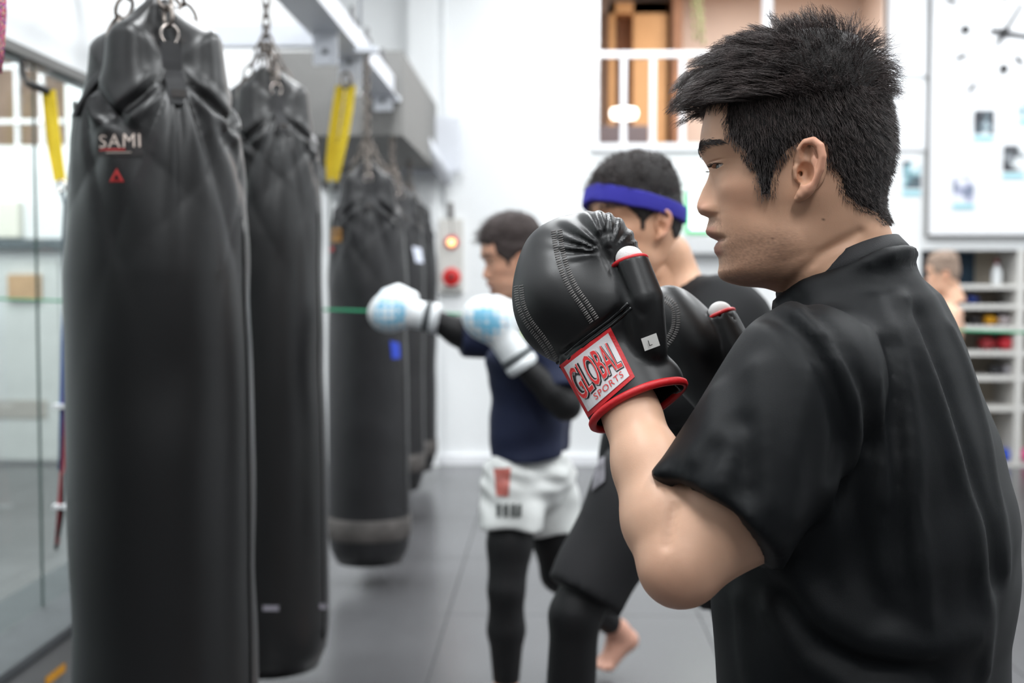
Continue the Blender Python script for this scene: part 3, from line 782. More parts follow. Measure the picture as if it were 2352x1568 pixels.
    for k, s in enumerate(sa):
        dirv = Vector((math.cos(s), math.sin(s), 0)); tan = Vector((-math.sin(s), math.cos(s), 0))
        zr = float(rim_z(np.array([s]))[0]); hw = 0.019
        ctr = []
        for z in np.linspace(zr - 0.085, zr + 0.0, 7):
            ctr.append(Vector((c.x, c.y, z)) + dirv * (float(radius(np.array([s]), np.array([z]))[0]) + 0.006))
        ring_c = ctr[-1] + Vector((0, 0, 0.055)) - dirv * 0.012
        ctr.append(ring_c - Vector((0, 0, 0.012)))
        VV = []; FF = []
        for q in ctr:
            for (o1, o2) in ((-hw, 0.002), (hw, 0.002), (hw, -0.003), (-hw, -0.003)): VV.append(q + tan * o1 + dirv * o2)
        for i in range(len(ctr) - 1):
            for j in range(4): FF.append((i * 4 + j, i * 4 + (j + 1) % 4, i * 4 + 4 + (j + 1) % 4, i * 4 + 4 + j))
        FF.append((3, 2, 1, 0)); e = (len(ctr) - 1) * 4; FF.append((e, e + 1, e + 2, e + 3))
        st = part('strap', VV, FF, M_web, bag, False)
        VV = [ctr[1] + tan * (o1 * hw) + dirv * 0.0035 + Vector((0, 0, o3)) for (o1, o3) in ((-0.7, 0.0), (0.7, 0.0), (0.7, 0.014), (-0.7, 0.014))]
        VV += [v + dirv * 0.002 for v in VV]
        MB().add(VV, [(0, 1, 2, 3), (7, 6, 5, 4), (0, 4, 5, 1), (1, 5, 6, 2), (2, 6, 7, 3), (3, 7, 4, 0)]).build('rivet', mat('strap_print', (190, 180, 170) if bi == 1 else (60, 56, 54), 0.5), st)
        rg = MB(); rg.tube([ring_c + tan * (0.017 * math.cos(a)) + Vector((0, 0, 0.019 * math.sin(a))) for a in np.linspace(0, 2 * np.pi, 16, endpoint=False)], 0.003, 6, closed=True)
        rg.build('ring', M_chrome, bag, True)
        ch = MB(); chain(ch, ring_c + Vector((0, 0, 0.02)), hubp + dirv * 0.012)
        ch.build('chain', M_steel, bag, True)
    hk = MB(); hk.tube([hubp + Vector((0.02 * math.cos(a), 0, 0.03 * math.sin(a))) for a in np.linspace(0, 2 * np.pi, 16, endpoint=False)], 0.005, 6, closed=True)
    hk.build('carabiner', M_steel, bag, True)
    ch = MB(); chain(ch, hubp + Vector((0, 0, 0.02)), Vector((c.x, c.y, 2.325)), 0.022, 0.005); ch.build('top_chain', M_steel, bag, True)

def decal(name, tree, corners, uv_poly, faces, m, parent, off, sub=None):
    """lay flat print on a built surface: uv in the unit square spanned by four photo points"""
    (a, b, c, d) = [Vector(q) for q in corners]     # tl, tr, br, bl
    V = []; mid = (a + b + c + d) / 4; near = on_surface(tree, mid.x, mid.y)
    for (u, v) in uv_poly:
        q = (a * (1 - u) + b * u) * (1 - v) + (d * (1 - u) + c * u) * v
        w = on_surface(tree, q.x, q.y, off, near)
        V.append(w)
    return part(name, V, faces, m, parent, False)
def grid_uv(u0, v0, u1, v1, nu=12, nv=8):
    uv = [(u0 + (u1 - u0) * i / nu, v0 + (v1 - v0) * j / nv) for j in range(nv + 1) for i in range(nu + 1)]
    f = [(j * (nu + 1) + i, (j + 1) * (nu + 1) + i, (j + 1) * (nu + 1) + i + 1, j * (nu + 1) + i + 1) for j in range(nv) for i in range(nu)]
    return uv, f
def text_uv(txt, u0, v0, u1, v1, bold=0.0, spacing=1.0, arch=0.0, scale_l=1.0):
    V, Fc = text_mesh(txt, 1.0, bold, spacing)
    x0, x1 = V[:, 0].min(), V[:, 0].max(); y0, y1 = V[:, 1].min(), V[:, 1].max()
    uv = []
    for (x, y, _) in V:
        a = (x - x0) / (x1 - x0); b = (y - y0) / (y1 - y0)
        g = 1 + (scale_l - 1) * (1 - a)
        vm = (v0 + v1) / 2 + arch * ((2 * a - 1) ** 2)
        uv.append((u0 + (u1 - u0) * a, vm + (0.5 - b) * (v1 - v0) * g))
    return uv, Fc
# the patch on the first bag
M_patch = mat('patch_black', (32, 28, 28), 0.6); M_patch_w = mat('patch_letters', (206, 190, 180), 0.6); M_red = mat('print_red', (170, 44, 44), 0.55)
bagobj = [o for o in COL.objects if o.name == 'punching_bag'][0]
tr = bag_trees[0]
cor = ((226, 303), (328, 300), (328, 358), (226, 360))
uv, f = grid_uv(0, 0, 1, 1); lp = decal('logo_patch', tr, cor, uv, f, M_patch, bagobj, 0.002); lp['label'] = 'black logo patch with pale letters'
uv, f = text_uv('SAMI', 0.05, 0.12, 0.95, 0.66, bold=0.0, spacing=1.12); decal('lettering', tr, cor, uv, f, M_patch_w, lp, 0.0034)
uv, f = grid_uv(0.05, 0.70, 0.62, 0.77, 8, 1); decal('red_stripe', tr, cor, uv, f, M_red, lp, 0.0034)
uv, f = grid_uv(0.2, 0.83, 0.75, 0.88, 8, 1); decal('small_print', tr, cor, uv, f, mat('patch_small', (150, 138, 130), 0.6), lp, 0.0034)
cor = ((252, 386), (286, 386), (286, 418), (252, 418))
uv = [(0.5, 0.0), (1.0, 1.0), (0.0, 1.0), (0.5, 0.42), (0.72, 0.82), (0.28, 0.82)]
decal('red_triangle', tr, cor, uv, [(0, 3, 4, 1), (1, 4, 5, 2), (2, 5, 3, 0)], M_red, bagobj, 0.002)
for (x0, x1, y0) in ((604, 640, 1390), (733, 750, 1386)):  # small silver-grey marks low on the second bag
    uv, f = grid_uv(0, 0, 1, 1, 6, 2); decal('silver_mark', bag_trees[1], ((x0, y0), (x1, y0), (x1, y0 + 12), (x0, y0 + 12)), uv, f, mat('mark_silver', (150, 146, 156), 0.35), [o for o in COL.objects if o.name == 'punching_bag.001'][0], 0.002)
# labels on the further bags
bags = [o for o in COL.objects if o.name.startswith('punching_bag')]
uv, f = grid_uv(0, 0, 1, 1, 6, 4); lp = decal('ochre_label', bag_trees[2], ((757, 524), (785, 524), (785, 556), (757, 556)), uv, f, mat('label_ochre', (150, 105, 40), 0.6), bags[2], 0.003)
uv, f = grid_uv(0.1, 0.25, 0.9, 0.4, 6, 1); decal('label_print', bag_trees[2], ((757, 524), (785, 524), (785, 556), (757, 556)), uv, f, M_patch, lp, 0.005)
uv, f = grid_uv(0, 0, 1, 1, 4, 1); decal('red_mark', bag_trees[2], ((757, 567), (768, 567), (768, 577), (757, 577)), uv, f, M_red, bags[2], 0.003)
uv, f = grid_uv(0, 0, 1, 1, 4, 4); decal('blue_tag', bag_trees[2], ((895, 782), (916, 788), (918, 822), (899, 824)), uv, f, mat('tag_blue', (40, 70, 190), 0.5), bags[2], 0.004)
uv, f = grid_uv(0, 0, 1, 1, 4, 4); decal('paper_tag', bag_trees[3], ((946, 566), (966, 570), (971, 604), (954, 602)), uv, f, mat('tag_paper', (215, 220, 235), 0.6), bags[3], 0.004)

# yellow loop strap on the rack, with its hook and cord
M_yel = mat('yellow_web', (236, 204, 42), 0.7, bump=0.5, bscale=500, var=0.12, vscale=150)
sd = 5.38
ys_ = empty('ratchet_strap', P(765, 420, sd), 'yellow webbing loop hanging from the rack between second and third bag', 'strap')
def strip(pts, w, th=0.003):
    V = []; Fc = []
    for q in pts:
        q = Vector(q)
        for (a, b) in ((-w, -th), (w, -th), (w, th), (-w, th)): V.append(q + Vector((a, b, 0)))
    for i in range(len(pts) - 1):
        for j in range(4): Fc.append((i * 4 + j, i * 4 + (j + 1) % 4, i * 4 + 4 + (j + 1) % 4, i * 4 + 4 + j))
    Fc.append((3, 2, 1, 0)); e = (len(pts) - 1) * 4; Fc.append((e, e + 1, e + 2, e + 3)); return V, Fc
V, Fc = strip([P(806, 196, sd), P(800, 250, sd), P(790, 310, sd), P(777, 370, sd), P(766, 416, sd)], 0.021); part('webbing', V, Fc, M_yel, ys_, False)
V, Fc = strip([P(782, 196, sd + .03), P(772, 260, sd + .03), P(764, 320, sd + .03), P(759, 370, sd + .03), P(762, 416, sd + .01)], 0.021); part('webbing', V, Fc, M_yel, ys_, False)
MB().tube([P(763, 410, sd), P(758, 440, sd), P(757, 600, sd)], 0.006, 6).build('cord', mat('cord_grey', (150, 155, 152), 0.6), ys_, True)
q = P(795, 185, sd); b = MB(); link(b, q, Vector((0, 0, 1)), Vector((1, 0, 0)), 0.035, 0.008); b.build('hook', M_steel, ys_, True)

# green rope stretched across the gym behind the boxers
g0 = Vector((XL + 0.002, 5.02, 0)); yr = 5.02
ga = PY(780, 712, yr); gb = PY(2300, 762, yr)
gz = lambda x: ga.z + (gb.z - ga.z) * (x - ga.x) / (gb.x - ga.x)
rp = empty('green_rope', (1.0, yr, gz(1.0)), 'thin green rope stretched level across the gym behind the boxers', 'rope')
MB().tube([(-4.998, yr, gz(-4.998)), (0.5, yr, gz(0.5)), (2.5, yr, gz(2.5)), (XR - 0.002, yr, gz(XR))], 0.0055, 6).build('cord', mat('rope_green', (40, 150, 105), 0.7), rp, True)
# second yellow strap and coloured cords by the glass partition
sd = 3.66; bx = P(130, 420, sd).x
y2 = empty('ratchet_strap', P(138, 420, sd), 'yellow webbing strap hanging in front of the glass, left of the largest bag', 'strap')
V, Fc = strip([P(116, 206, sd), P(124, 280, sd), P(132, 350, sd), P(141, 416, sd)], 0.0135); part('webbing', V, Fc, M_yel, y2, False)
V, Fc = strip([P(106, 214, sd + .03), P(112, 280, sd + .03), P(121, 350, sd + .03), P(134, 416, sd + .01)], 0.0125); part('webbing', V, Fc, M_yel, y2, False)
q = P(141, 428, sd); b = MB(); link(b, q, Vector((0, 0, 1)), Vector((1, 0, 0)), 0.018, 0.005); b.build('hook', M_chrome, y2, True)
q = P(108, 205, sd); MB().tube([q + Vector((0.01, 0, -0.01)), q + Vector((-0.06, 0, 0.02)), (XL - 0.03, q.y, q.z + 0.05), (XL - 0.03, q.y, 2.02)], 0.012, 8).build('wall_hook', M_black, y2, True)
cd_ = empty('coloured_cords', P(141, 440, sd), 'bundle of blue and red cords hanging below the strap left of the largest bag', 'cord')
pd = lambda px, py: P(px, py, sd)
MB().tube([pd(142, 440), pd(150, 470), pd(146, 560), pd(152, 700), pd(150, 800)], 0.0065, 6).build('dark_cord', mat('cord_dark', (80, 90, 96), 0.6), cd_, True)
MB().tube([pd(152, 690), pd(146, 790), pd(143, 920), pd(140, 1080)], 0.008, 6).build('blue_cord', mat('cord_blue', (50, 88, 150), 0.6), cd_, True)
MB().tube([pd(152, 800), pd(152, 900), pd(150, 1000), pd(140, 1120), pd(131, 1250)], 0.007, 6).build('red_cord', mat('cord_red', (160, 60, 66), 0.6), cd_, True)
MB().tube([pd(145, 1000), pd(143, 1180), pd(128, 1262)], 0.006, 6).build('black_cord', M_black, cd_, True)
for py in (932, 1162):
    c = pd(141, py); MB().box((c.x - 0.02, c.y - 0.02, c.z - 0.006), (c.x + 0.02, c.y + 0.012, c.z + 0.006)).build('cable_tie', M_white, cd_)
# patterned cloth at the picture edge
tw = empty('patterned_cloth', P(-20, 160, 1.9), 'purple and pink patterned cloth at the upper picture edge', 'cloth')
mp_ = mat('cloth_pattern', (120, 60, 110), 0.8)
nt = mp_.node_tree; vo = nt.nodes.new('ShaderNodeTexVoronoi'); vo.inputs['Scale'].default_value = 70
cr = nt.nodes.new('ShaderNodeValToRGB'); cr.color_ramp.interpolation = 'CONSTANT'
for k, (pos, cc) in enumerate([(0.0, (40, 34, 44)), (0.35, (150, 70, 160)), (0.55, (214, 90, 110)), (0.75, (206, 190, 150))]):
    e = cr.color_ramp.elements[k] if k < 2 else cr.color_ramp.elements.new(pos); e.position = pos; e.color = (*lin(cc), 1)
nt.links.new(vo.outputs['Color'], cr.inputs[0]); nt.links.new(cr.outputs[0], nt.nodes['Principled BSDF'].inputs['Base Color'])
pts = [P(12, -60, 1.9), P(9, 30, 1.9), P(6, 100, 1.9), P(4, 168, 1.9)]
V = []; Fc = []
for i, q in enumerate(pts):
    for k in range(7):
        V.append(q + Vector((-0.02 * k, 0.010 * math.sin(k * 1.7 + i), 0.004 * math.sin(k)))); 
for i in range(3):
    for k in range(6): Fc.append((i * 7 + k, i * 7 + k + 1, (i + 1) * 7 + k + 1, (i + 1) * 7 + k))
ob = part('cloth_panel', V, Fc, mp_, tw); sm = ob.modifiers.new('solid', 'SOLIDIFY'); sm.thickness = 0.003
q0 = P(12, -60, 1.9); MB().tube([q0 + Vector((-0.06, 0, -0.01)), (q0.x - 0.06, q0.y, 2.6), (-0.9, q0.y, 2.6), (-0.9, q0.y, 2.46)], 0.004, 6).build('hanging_cord', M_black, tw, True)
# ================================================================== HEADS
SPX = 2105.0
def cf(px): return (1830.0 - px) / SPX       # forward
def cu(py): return (400.0 - py) / SPX        # up
def to_img(px, py, l):
    """where a point of the head, l metres off its middle plane on the near side, falls in the photo"""
    k = 1 - np.abs(l) / 1.335
    return 1176 + (px - np.abs(l) * 0.122 * SPX - 1176) / k, 784 + (py - 784) / k
def from_img(px, py, l):
    k = 1 - abs(l) / 1.335
    return 1176 + (px - 1176) * k + abs(l) * 0.122 * SPX, 784 + (py - 784) * k
# rows: front px,py (without nose and lips), back px,py, half width, squareness
HROWS = [
 (0, 1848, 98, 1852, 98, 0.002, 2.0), (1, 1752, 113, 1950, 116, 0.046, 2.0), (2, 1680, 155, 2000, 180, 0.066, 2.1), (3, 1640, 208, 2020, 245, 0.0745, 2.2),
 (4, 1619, 265, 2030, 305, 0.0775, 2.3), (5, 1610, 315, 2032, 345, 0.0780, 2.35), (6, 1610, 340, 2030, 370, 0.0770, 2.4), (7, 1632, 390, 2024, 405, 0.0755, 2.4),
 (8, 1640, 430, 2016, 432, 0.0750, 2.35), (9, 1640, 470, 2014, 456, 0.0738, 2.3), (10, 1640, 500, 2016, 474, 0.072, 2.25), (11, 1642, 530, 2020, 489, 0.070, 2.2),
 (12, 1647, 560, 2026, 502, 0.068, 2.15), (13, 1651, 590, 2032, 516, 0.0655, 2.1), (14, 1651, 620, 2038, 530, 0.063, 2.1), (15, 1660, 642, 2043, 545, 0.061, 2.1),
 (16, 1702, 656, 2048, 562, 0.061, 2.1), (17, 1764, 664, 2054, 584, 0.063, 2.1), (18, 1800, 684, 2066, 615, 0.067, 2.1), (19, 1815, 730, 2095, 680, 0.075, 2.0), (20, 1830, 790, 2120, 760, 0.085, 2.0)]
PROFILE = [(340, 1610), (352, 1613), (364, 1620), (385, 1630), (392, 1631), (405, 1626.5), (433, 1615), (453, 1606.5), (464, 1603), (473, 1602), (483, 1605), (490, 1611), (494, 1621), (498, 1629),
           (505, 1629), (520, 1625), (529, 1622), (536, 1625), (543, 1634), (550, 1650), (553, 1652), (558, 1646), (568, 1641), (578, 1642), (586, 1648), (592, 1652), (608, 1653), (622, 1651), (640, 1658)]
BASEP = [(340, 1610), (390, 1632), (430, 1640), (500, 1640), (530, 1642), (560, 1647), (590, 1651), (620, 1651), (640, 1658)]
LATW = [(340, 0.02, 2), (380, 0.0085, 2), (400, 0.0085, 2), (430, 0.0105, 2), (455, 0.0145, 2.2), (475, 0.0185, 2.6), (490, 0.0185, 2.6), (498, 0.012, 2), (510, 0.012, 2), (522, 0.020, 2.5), (535, 0.024, 3), (552, 0.026, 3), (570, 0.021, 3), (590, 0.024, 2.5), (620, 0.03, 2)]
HAIRPOLY = np.array([(1600, 300), (1604, 246), (1640, 236), (1674, 234), (1672, 268), (1679, 308), (1710, 340), (1731, 370), (1741, 402), (1752, 448), (1772, 446), (1777, 402), (1786, 370), (1818, 338), (1845, 322),
                     (1893, 325), (1903, 370), (1929, 410), (1938, 446), (1964, 469), (2010, 490), (2030, 512), (2090, 520), (2110, 300), (2060, 90), (1850, 0), (1560, 90), (1540, 240)], float)
def in_poly(x, y, poly):
    c = np.zeros(len(x), bool); n = len(poly)
    for i in range(n):
        x0, y0 = poly[i]; x1, y1 = poly[(i + 1) % n]
        t = ((y0 > y) != (y1 > y)) & (x < (x1 - x0) * (y - y0) / ((y1 - y0) if y1 != y0 else 1e-9) + x0)
        c ^= t
    return c
def poly_dist(x, y, poly):
    d = np.full(len(x), 1e9); n = len(poly)
    for i in range(n):
        a = poly[i]; b = poly[(i + 1) % n]; ab = b - a; t = np.clip(((x - a[0]) * ab[0] + (y - a[1]) * ab[1]) / (ab @ ab), 0, 1)
        d = np.minimum(d, np.hypot(x - a[0] - t * ab[0], y - a[1] - t * ab[1]))
    return d
EYE_L, EYE_Y, EYE_W = 0.0305, 387.0, 0.0125
def head_grid(nr=190, ncol=240):
    ts = np.concatenate([np.linspace(0, 6.55, 66, endpoint=False), np.linspace(6.55, 7.35, 46, endpoint=False), np.linspace(7.35, 20, 128)]); nr = len(ts)
    fpx, fpy, bpx, bpy, w, nn = smooth_interp(ts, HROWS)
    ph = np.linspace(-1, 1, ncol, endpoint=False)
    th = np.pi * (0.62 * ph + 0.38 * np.sign(ph) * np.abs(ph) ** 2.2)       # denser at the face
    G = np.zeros((nr, ncol, 3))
    for i in range(nr):
        Fp = np.array([cf(fpx[i]), cu(fpy[i])]); Bp = np.array([cf(bpx[i]), cu(bpy[i])])
        C = Fp * 0.44 + Bp * 0.56
        c, s = np.cos(th), np.sin(th); e = 2.0 / nn[i]
        cc = np.sign(c) * np.abs(c) ** e; ss = np.sign(s) * np.abs(s) ** e
        ax = np.where(cc[:, None] > 0, (Fp - C)[None, :], (C - Bp)[None, :])
        q = C[None, :] + ax * cc[:, None]
        G[i, :, 0] = q[:, 0]; G[i, :, 1] = w[i] * ss; G[i, :, 2] = q[:, 1]
    f, l, u = G[..., 0], G[..., 1], G[..., 2]
    py = 400 - u * SPX; front = np.clip((np.cos(th)[None, :] - 0.1) / 0.3, 0, 1) * np.ones_like(f)
    dpx = np.interp(py, *zip(*PROFILE)) - np.interp(py, *zip(*BASEP))
    dpx = np.where((py < 340) | (py > 640), 0, dpx)
    lw, lp = interp(py, LATW)
    lat = np.exp(-(np.abs(l) / lw) ** lp)
    df = -dpx / SPX * lat * front
    # wings of the nose
    for sg in (-1, 1):
        df += 0.0045 * np.exp(-((l - sg * 0.0165) / 0.0055) ** 2 - ((py - 482) / 11) ** 2) * front
        df -= 0.0030 * np.exp(-((l - sg * 0.030) / 0.0150) ** 2 - ((py - 388) / 20) ** 2) * front      # socket
        df += 0.0020 * np.exp(-((l - sg * 0.030) / 0.022) ** 2 - ((py - 338) / 12) ** 2) * front       # brow
        df += 0.0030 * np.exp(-((l - sg * 0.045) / 0.018) ** 2 - ((py - 440) / 26) ** 2) * front       # cheek
        df -= 0.0018 * np.exp(-((l - sg * 0.027) / 0.004) ** 2 - ((py - 552) / 8) ** 2) * front        # mouth corner
        df += 0.0022 * np.exp(-((l - sg * 0.036) / 0.012) ** 2 - ((py - 570) / 25) ** 2) * front
    # eyelids: soft bulge, almond slit let into it
    for sg in (-1, 1):
        x = (l - sg * EYE_L) / EYE_W; k = np.clip(1 - x ** 2, 0, 1) * (np.cos(th)[None, :] > 0.2) * (np.sign(l) == sg)
        df += 0.0022 * np.exp(-((l - sg * EYE_L) / 0.014) ** 2 - ((py - EYE_Y) / 13) ** 2) * front
        up, dn = EYE_Y - 5.2 * k ** 0.7 - 1.2 * sg * (l - sg * EYE_L) / EYE_W * sg, EYE_Y + 4.6 * k ** 0.8
        ins_ = np.clip(np.minimum(py - up, dn - py) / 1.2 + 0.5, 0, 1) * (np.abs(x) < 1) * (np.sign(l) == sg) * (np.cos(th)[None, :] > 0.2)
        df -= 0.0060 * ins_
        df -= 0.0011 * np.exp(-((py - (EYE_Y - 11.5)) / 2.2) ** 2 - ((l - sg * EYE_L) / 0.013) ** 2) * front   # lid crease
    G[..., 0] += df
    # jaw angle and neck muscle shaping on the sides
    px, py = to_img(1830 - G[..., 0] * SPX, py, l)
    side = np.sign(l)
    G[..., 1] += side * (0.004 * np.exp(-((px - 1800) / 45) ** 2 - ((py - 560) / 45) ** 2) - 0.004 * np.exp(-((px - 1850) / 40) ** 2 - ((py - 500) / 40) ** 2)
                         - 0.004 * np.exp(-((px - 1740) / 60) ** 2 - ((py - 480) / 40) ** 2) * (np.abs(l) > 0.03)
                         - 0.0040 * np.exp(-((px - 1690) / 26) ** 2 - ((py - 360) / 40) ** 2))
    G[..., 1] -= side * 0.013 * np.exp(-((px - 1848) / 9) ** 2 - ((py - 397) / 13) ** 2) * (np.abs(l) > 0.05)
    # groove between jaw and neck
    cre = poly_dist(px.ravel(), py.ravel(), np.array([(1806, 664), (1840, 625), (1880, 588), (1930, 556), (1970, 535), (1930, 557), (1880, 589), (1840, 626)], float)).reshape(px.shape)
    G[..., 1] -= side * 0.0032 * np.exp(-(cre / 12) ** 2) * (np.abs(l) > 0.02)
    return G
def grid_faces(nr, nc):
    i = np.arange(nr - 1)[:, None]; j = np.arange(nc)[None, :]
    return np.stack([i * nc + j, (i + 1) * nc + j, (i + 1) * nc + (j + 1) % nc, i * nc + (j + 1) % nc], -1).reshape(-1, 4)
def grid_normals(G):
    du = np.gradient(G, axis=0); dv = np.roll(G, -1, 1) - np.roll(G, 1, 1)
    n = np.cross(dv, du); n /= np.linalg.norm(n, axis=2, keepdims=True) + 1e-12
    out = G - G.mean((0, 1)); s = np.sign((n * out).sum(2, keepdims=True).mean()); return n * s
def ear_mesh(h=0.0013):
    def E(px, py, l):
        a, b = from_img(px, py, l); return (cf(a), l, cu(b))
    def fn(p):
        hel = chain_cap(p, [E(1843, 392, .074), E(1836, 366, .079), E(1838, 342, .083), E(1850, 327, .086), E(1868, 323, .089), E(1884, 336, .092), E(1889, 360, .093), E(1884, 388, .091), E(1871, 416, .088), E(1855, 438, .085)],
                        [.0030, .0038, .0040, .0042, .0043, .0043, .0042, .0042, .0042, .0046])
        bowl = ell(p, E(1862, 376, .0765), (0.017, 0.0055, 0.028))
        anti = chain_cap(p, [E(1862, 345, .083), E(1871, 368, .0855), E(1869, 394, .0855), E(1857, 416, .084), E(1846, 426, .083)], [.0030, .0038, .0040, .0040, .0035])
        lobe = chain_cap(p, [E(1858, 432, .084), E(1843, 447, .081), E(1833, 456, .078)], [.0058, .0062, .0040])
        tra = cap(p, E(1835, 405, .077), E(1831, 388, .078), .0052, .0042)
        stem = ell(p, E(1855, 385, .070), (0.014, 0.010, 0.026))
        d = smin(smin(hel, bowl, .004), anti, .0035)
        d = smin(smin(d, lobe, .005), tra, .004); d = smin(d, stem, .004)
        con = ell(p, E(1850, 397, .0850), (0.0085, 0.0115, 0.0125))
        d = smax(d, -con, .002)
        tri = ell(p, E(1853, 350, .0875), (0.0065, 0.0065, 0.0085))
        d = smax(d, -tri, .002)
        can = cap(p, E(1840, 399, .082), E(1836, 399, .062), .0030, .0026)
        return smax(d, -can, .001)
    a = (cf(1912), 0.055, cu(505)); b = (cf(1795), 0.102, cu(318))
    return nets(fn, a, b, h)

HG = head_grid()
_kw = EYE_W; EYE_W = 1e-4; HG0 = head_grid(); EYE_W = _kw      # the same head with closed lids, for placing lashes and eyes
HN = grid_normals(HG)
EARV, EARQ = ear_mesh()
def head_colors(G, skin, lip, stub, rng):
    f, l, u = G[..., 0], G[..., 1], G[..., 2]; px, py = to_img(1830 - f * SPX, 400 - u * SPX, l)
    col = np.ones(G.shape) * np.array(lin(skin))
    def mixc(c, w):
        nonlocal col; col = col * (1 - w[..., None]) + np.array(lin(c)) * w[..., None]
    chk = np.exp(-((px - 1700) / 60) ** 2 - ((py - 450) / 50) ** 2)
    mixc((188, 132, 108), 0.35 * chk)
    mixc((196, 140, 120), 0.5 * np.exp(-((px - 1610) / 22) ** 2 - ((py - 475) / 20) ** 2))
    n1 = np.random.default_rng(3).normal(size=G.shape[:2])
    jaw = np.exp(-(np.maximum(0, np.abs(py - 600) - 40) / 35) ** 2) * np.clip((1880 - px) / 90, 0, 1) * (py > 500)
    jaw = np.maximum(jaw, 1.0 * np.exp(-((py - 512) / 14) ** 2) * (np.abs(l) < 0.03) * (f > 0.06))
    jaw *= np.clip((655 - py) / 25 + 0.5, 0.35, 1)
    mixc(stub, np.clip(jaw * (0.38 + 0.10 * n1), 0, 0.6))
    py0 = 400 - u * SPX
    lips = (np.abs(l) < 0.024) * (f > 0.065) * np.clip(np.minimum((py0 - 519) / 5, (590 - py0) / 5), 0, 1) * np.exp(-(np.abs(l) / 0.022) ** 4)
    mixc(lip, 0.75 * lips)
    # faint freckle and mole
    for (mx, my, r) in ((1890, 505, 2.6), (1777, 547, 2.4), (1802, 597, 2.6), (1863, 492, 1.6)):
        mixc((70, 45, 40), np.exp(-((px - mx) ** 2 + (py - my) ** 2) / r ** 2) * (l > 0) * 0.85)
    return col
def head_world(M, pts):
    A = np.array(M)[:3, :3]; t = np.array(M)[:3, 3]
    return np.asarray(pts) @ A.T + t
def head_frame(origin, fwd, left, s=1.0):
    f = Vector(fwd).normalized(); l = Vector(left); l = (l - f * l.dot(f)).normalized(); u = f.cross(l)
    M = Matrix(((f.x * s, l.x * s, u.x * s, origin[0]), (f.y * s, l.y * s, u.y * s, origin[1]), (f.z * s, l.z * s, u.z * s, origin[2]), (0, 0, 0, 1)))
    return M
def lid_patch(sg, e0, e1, r, cx, cy, cl, na=26, ne=12):
    """shell of an eyelid: azimuth x elevation grid on a sphere around the eyeball"""
    V = []; Fc = []
    for j in range(ne + 1):
        for i in range(na + 1):
            az = -1.75 + 3.5 * i / na
            k = max(0.0, 1 - (abs(az) / 1.05) ** 2.4)          # opening closes towards the corners
            e = e0 * k + (e1 - e0 * k) * j / ne
            V.append((cf(cx) + r * math.cos(e) * math.cos(az), sg * cl + r * math.cos(e) * math.sin(az) * 1.12, cu(cy) + r * math.sin(e)))
    for j in range(ne):
        for i in range(na): Fc.append((j * (na + 1) + i, j * (na + 1) + i + 1, (j + 1) * (na + 1) + i + 1, (j + 1) * (na + 1) + i))
    edge = [V[i] for i in range(na + 1) if abs(-1.75 + 3.5 * i / na) < 1.1]
    return V, Fc, edge
M_hair = mat('black_hair', (64, 54, 52), 0.45, spec=0.5, var=0.55, vscale=45)
M_haircap = mat('black_hair_mass', (32, 27, 26), 0.7, bump=0.8, bscale=900)
M_skin = mat('skin', (205, 160, 132), 0.48, bump=0.06, bscale=900, attr=True, sss=0.12, var=0.06, vscale=25, spec=0.4)
M_eye = mat('eye_white', (215, 205, 198), 0.15)
M_iris = mat('eye_iris', (22, 15, 12), 0.1)
EYE = (1665, 387, 0.0315)
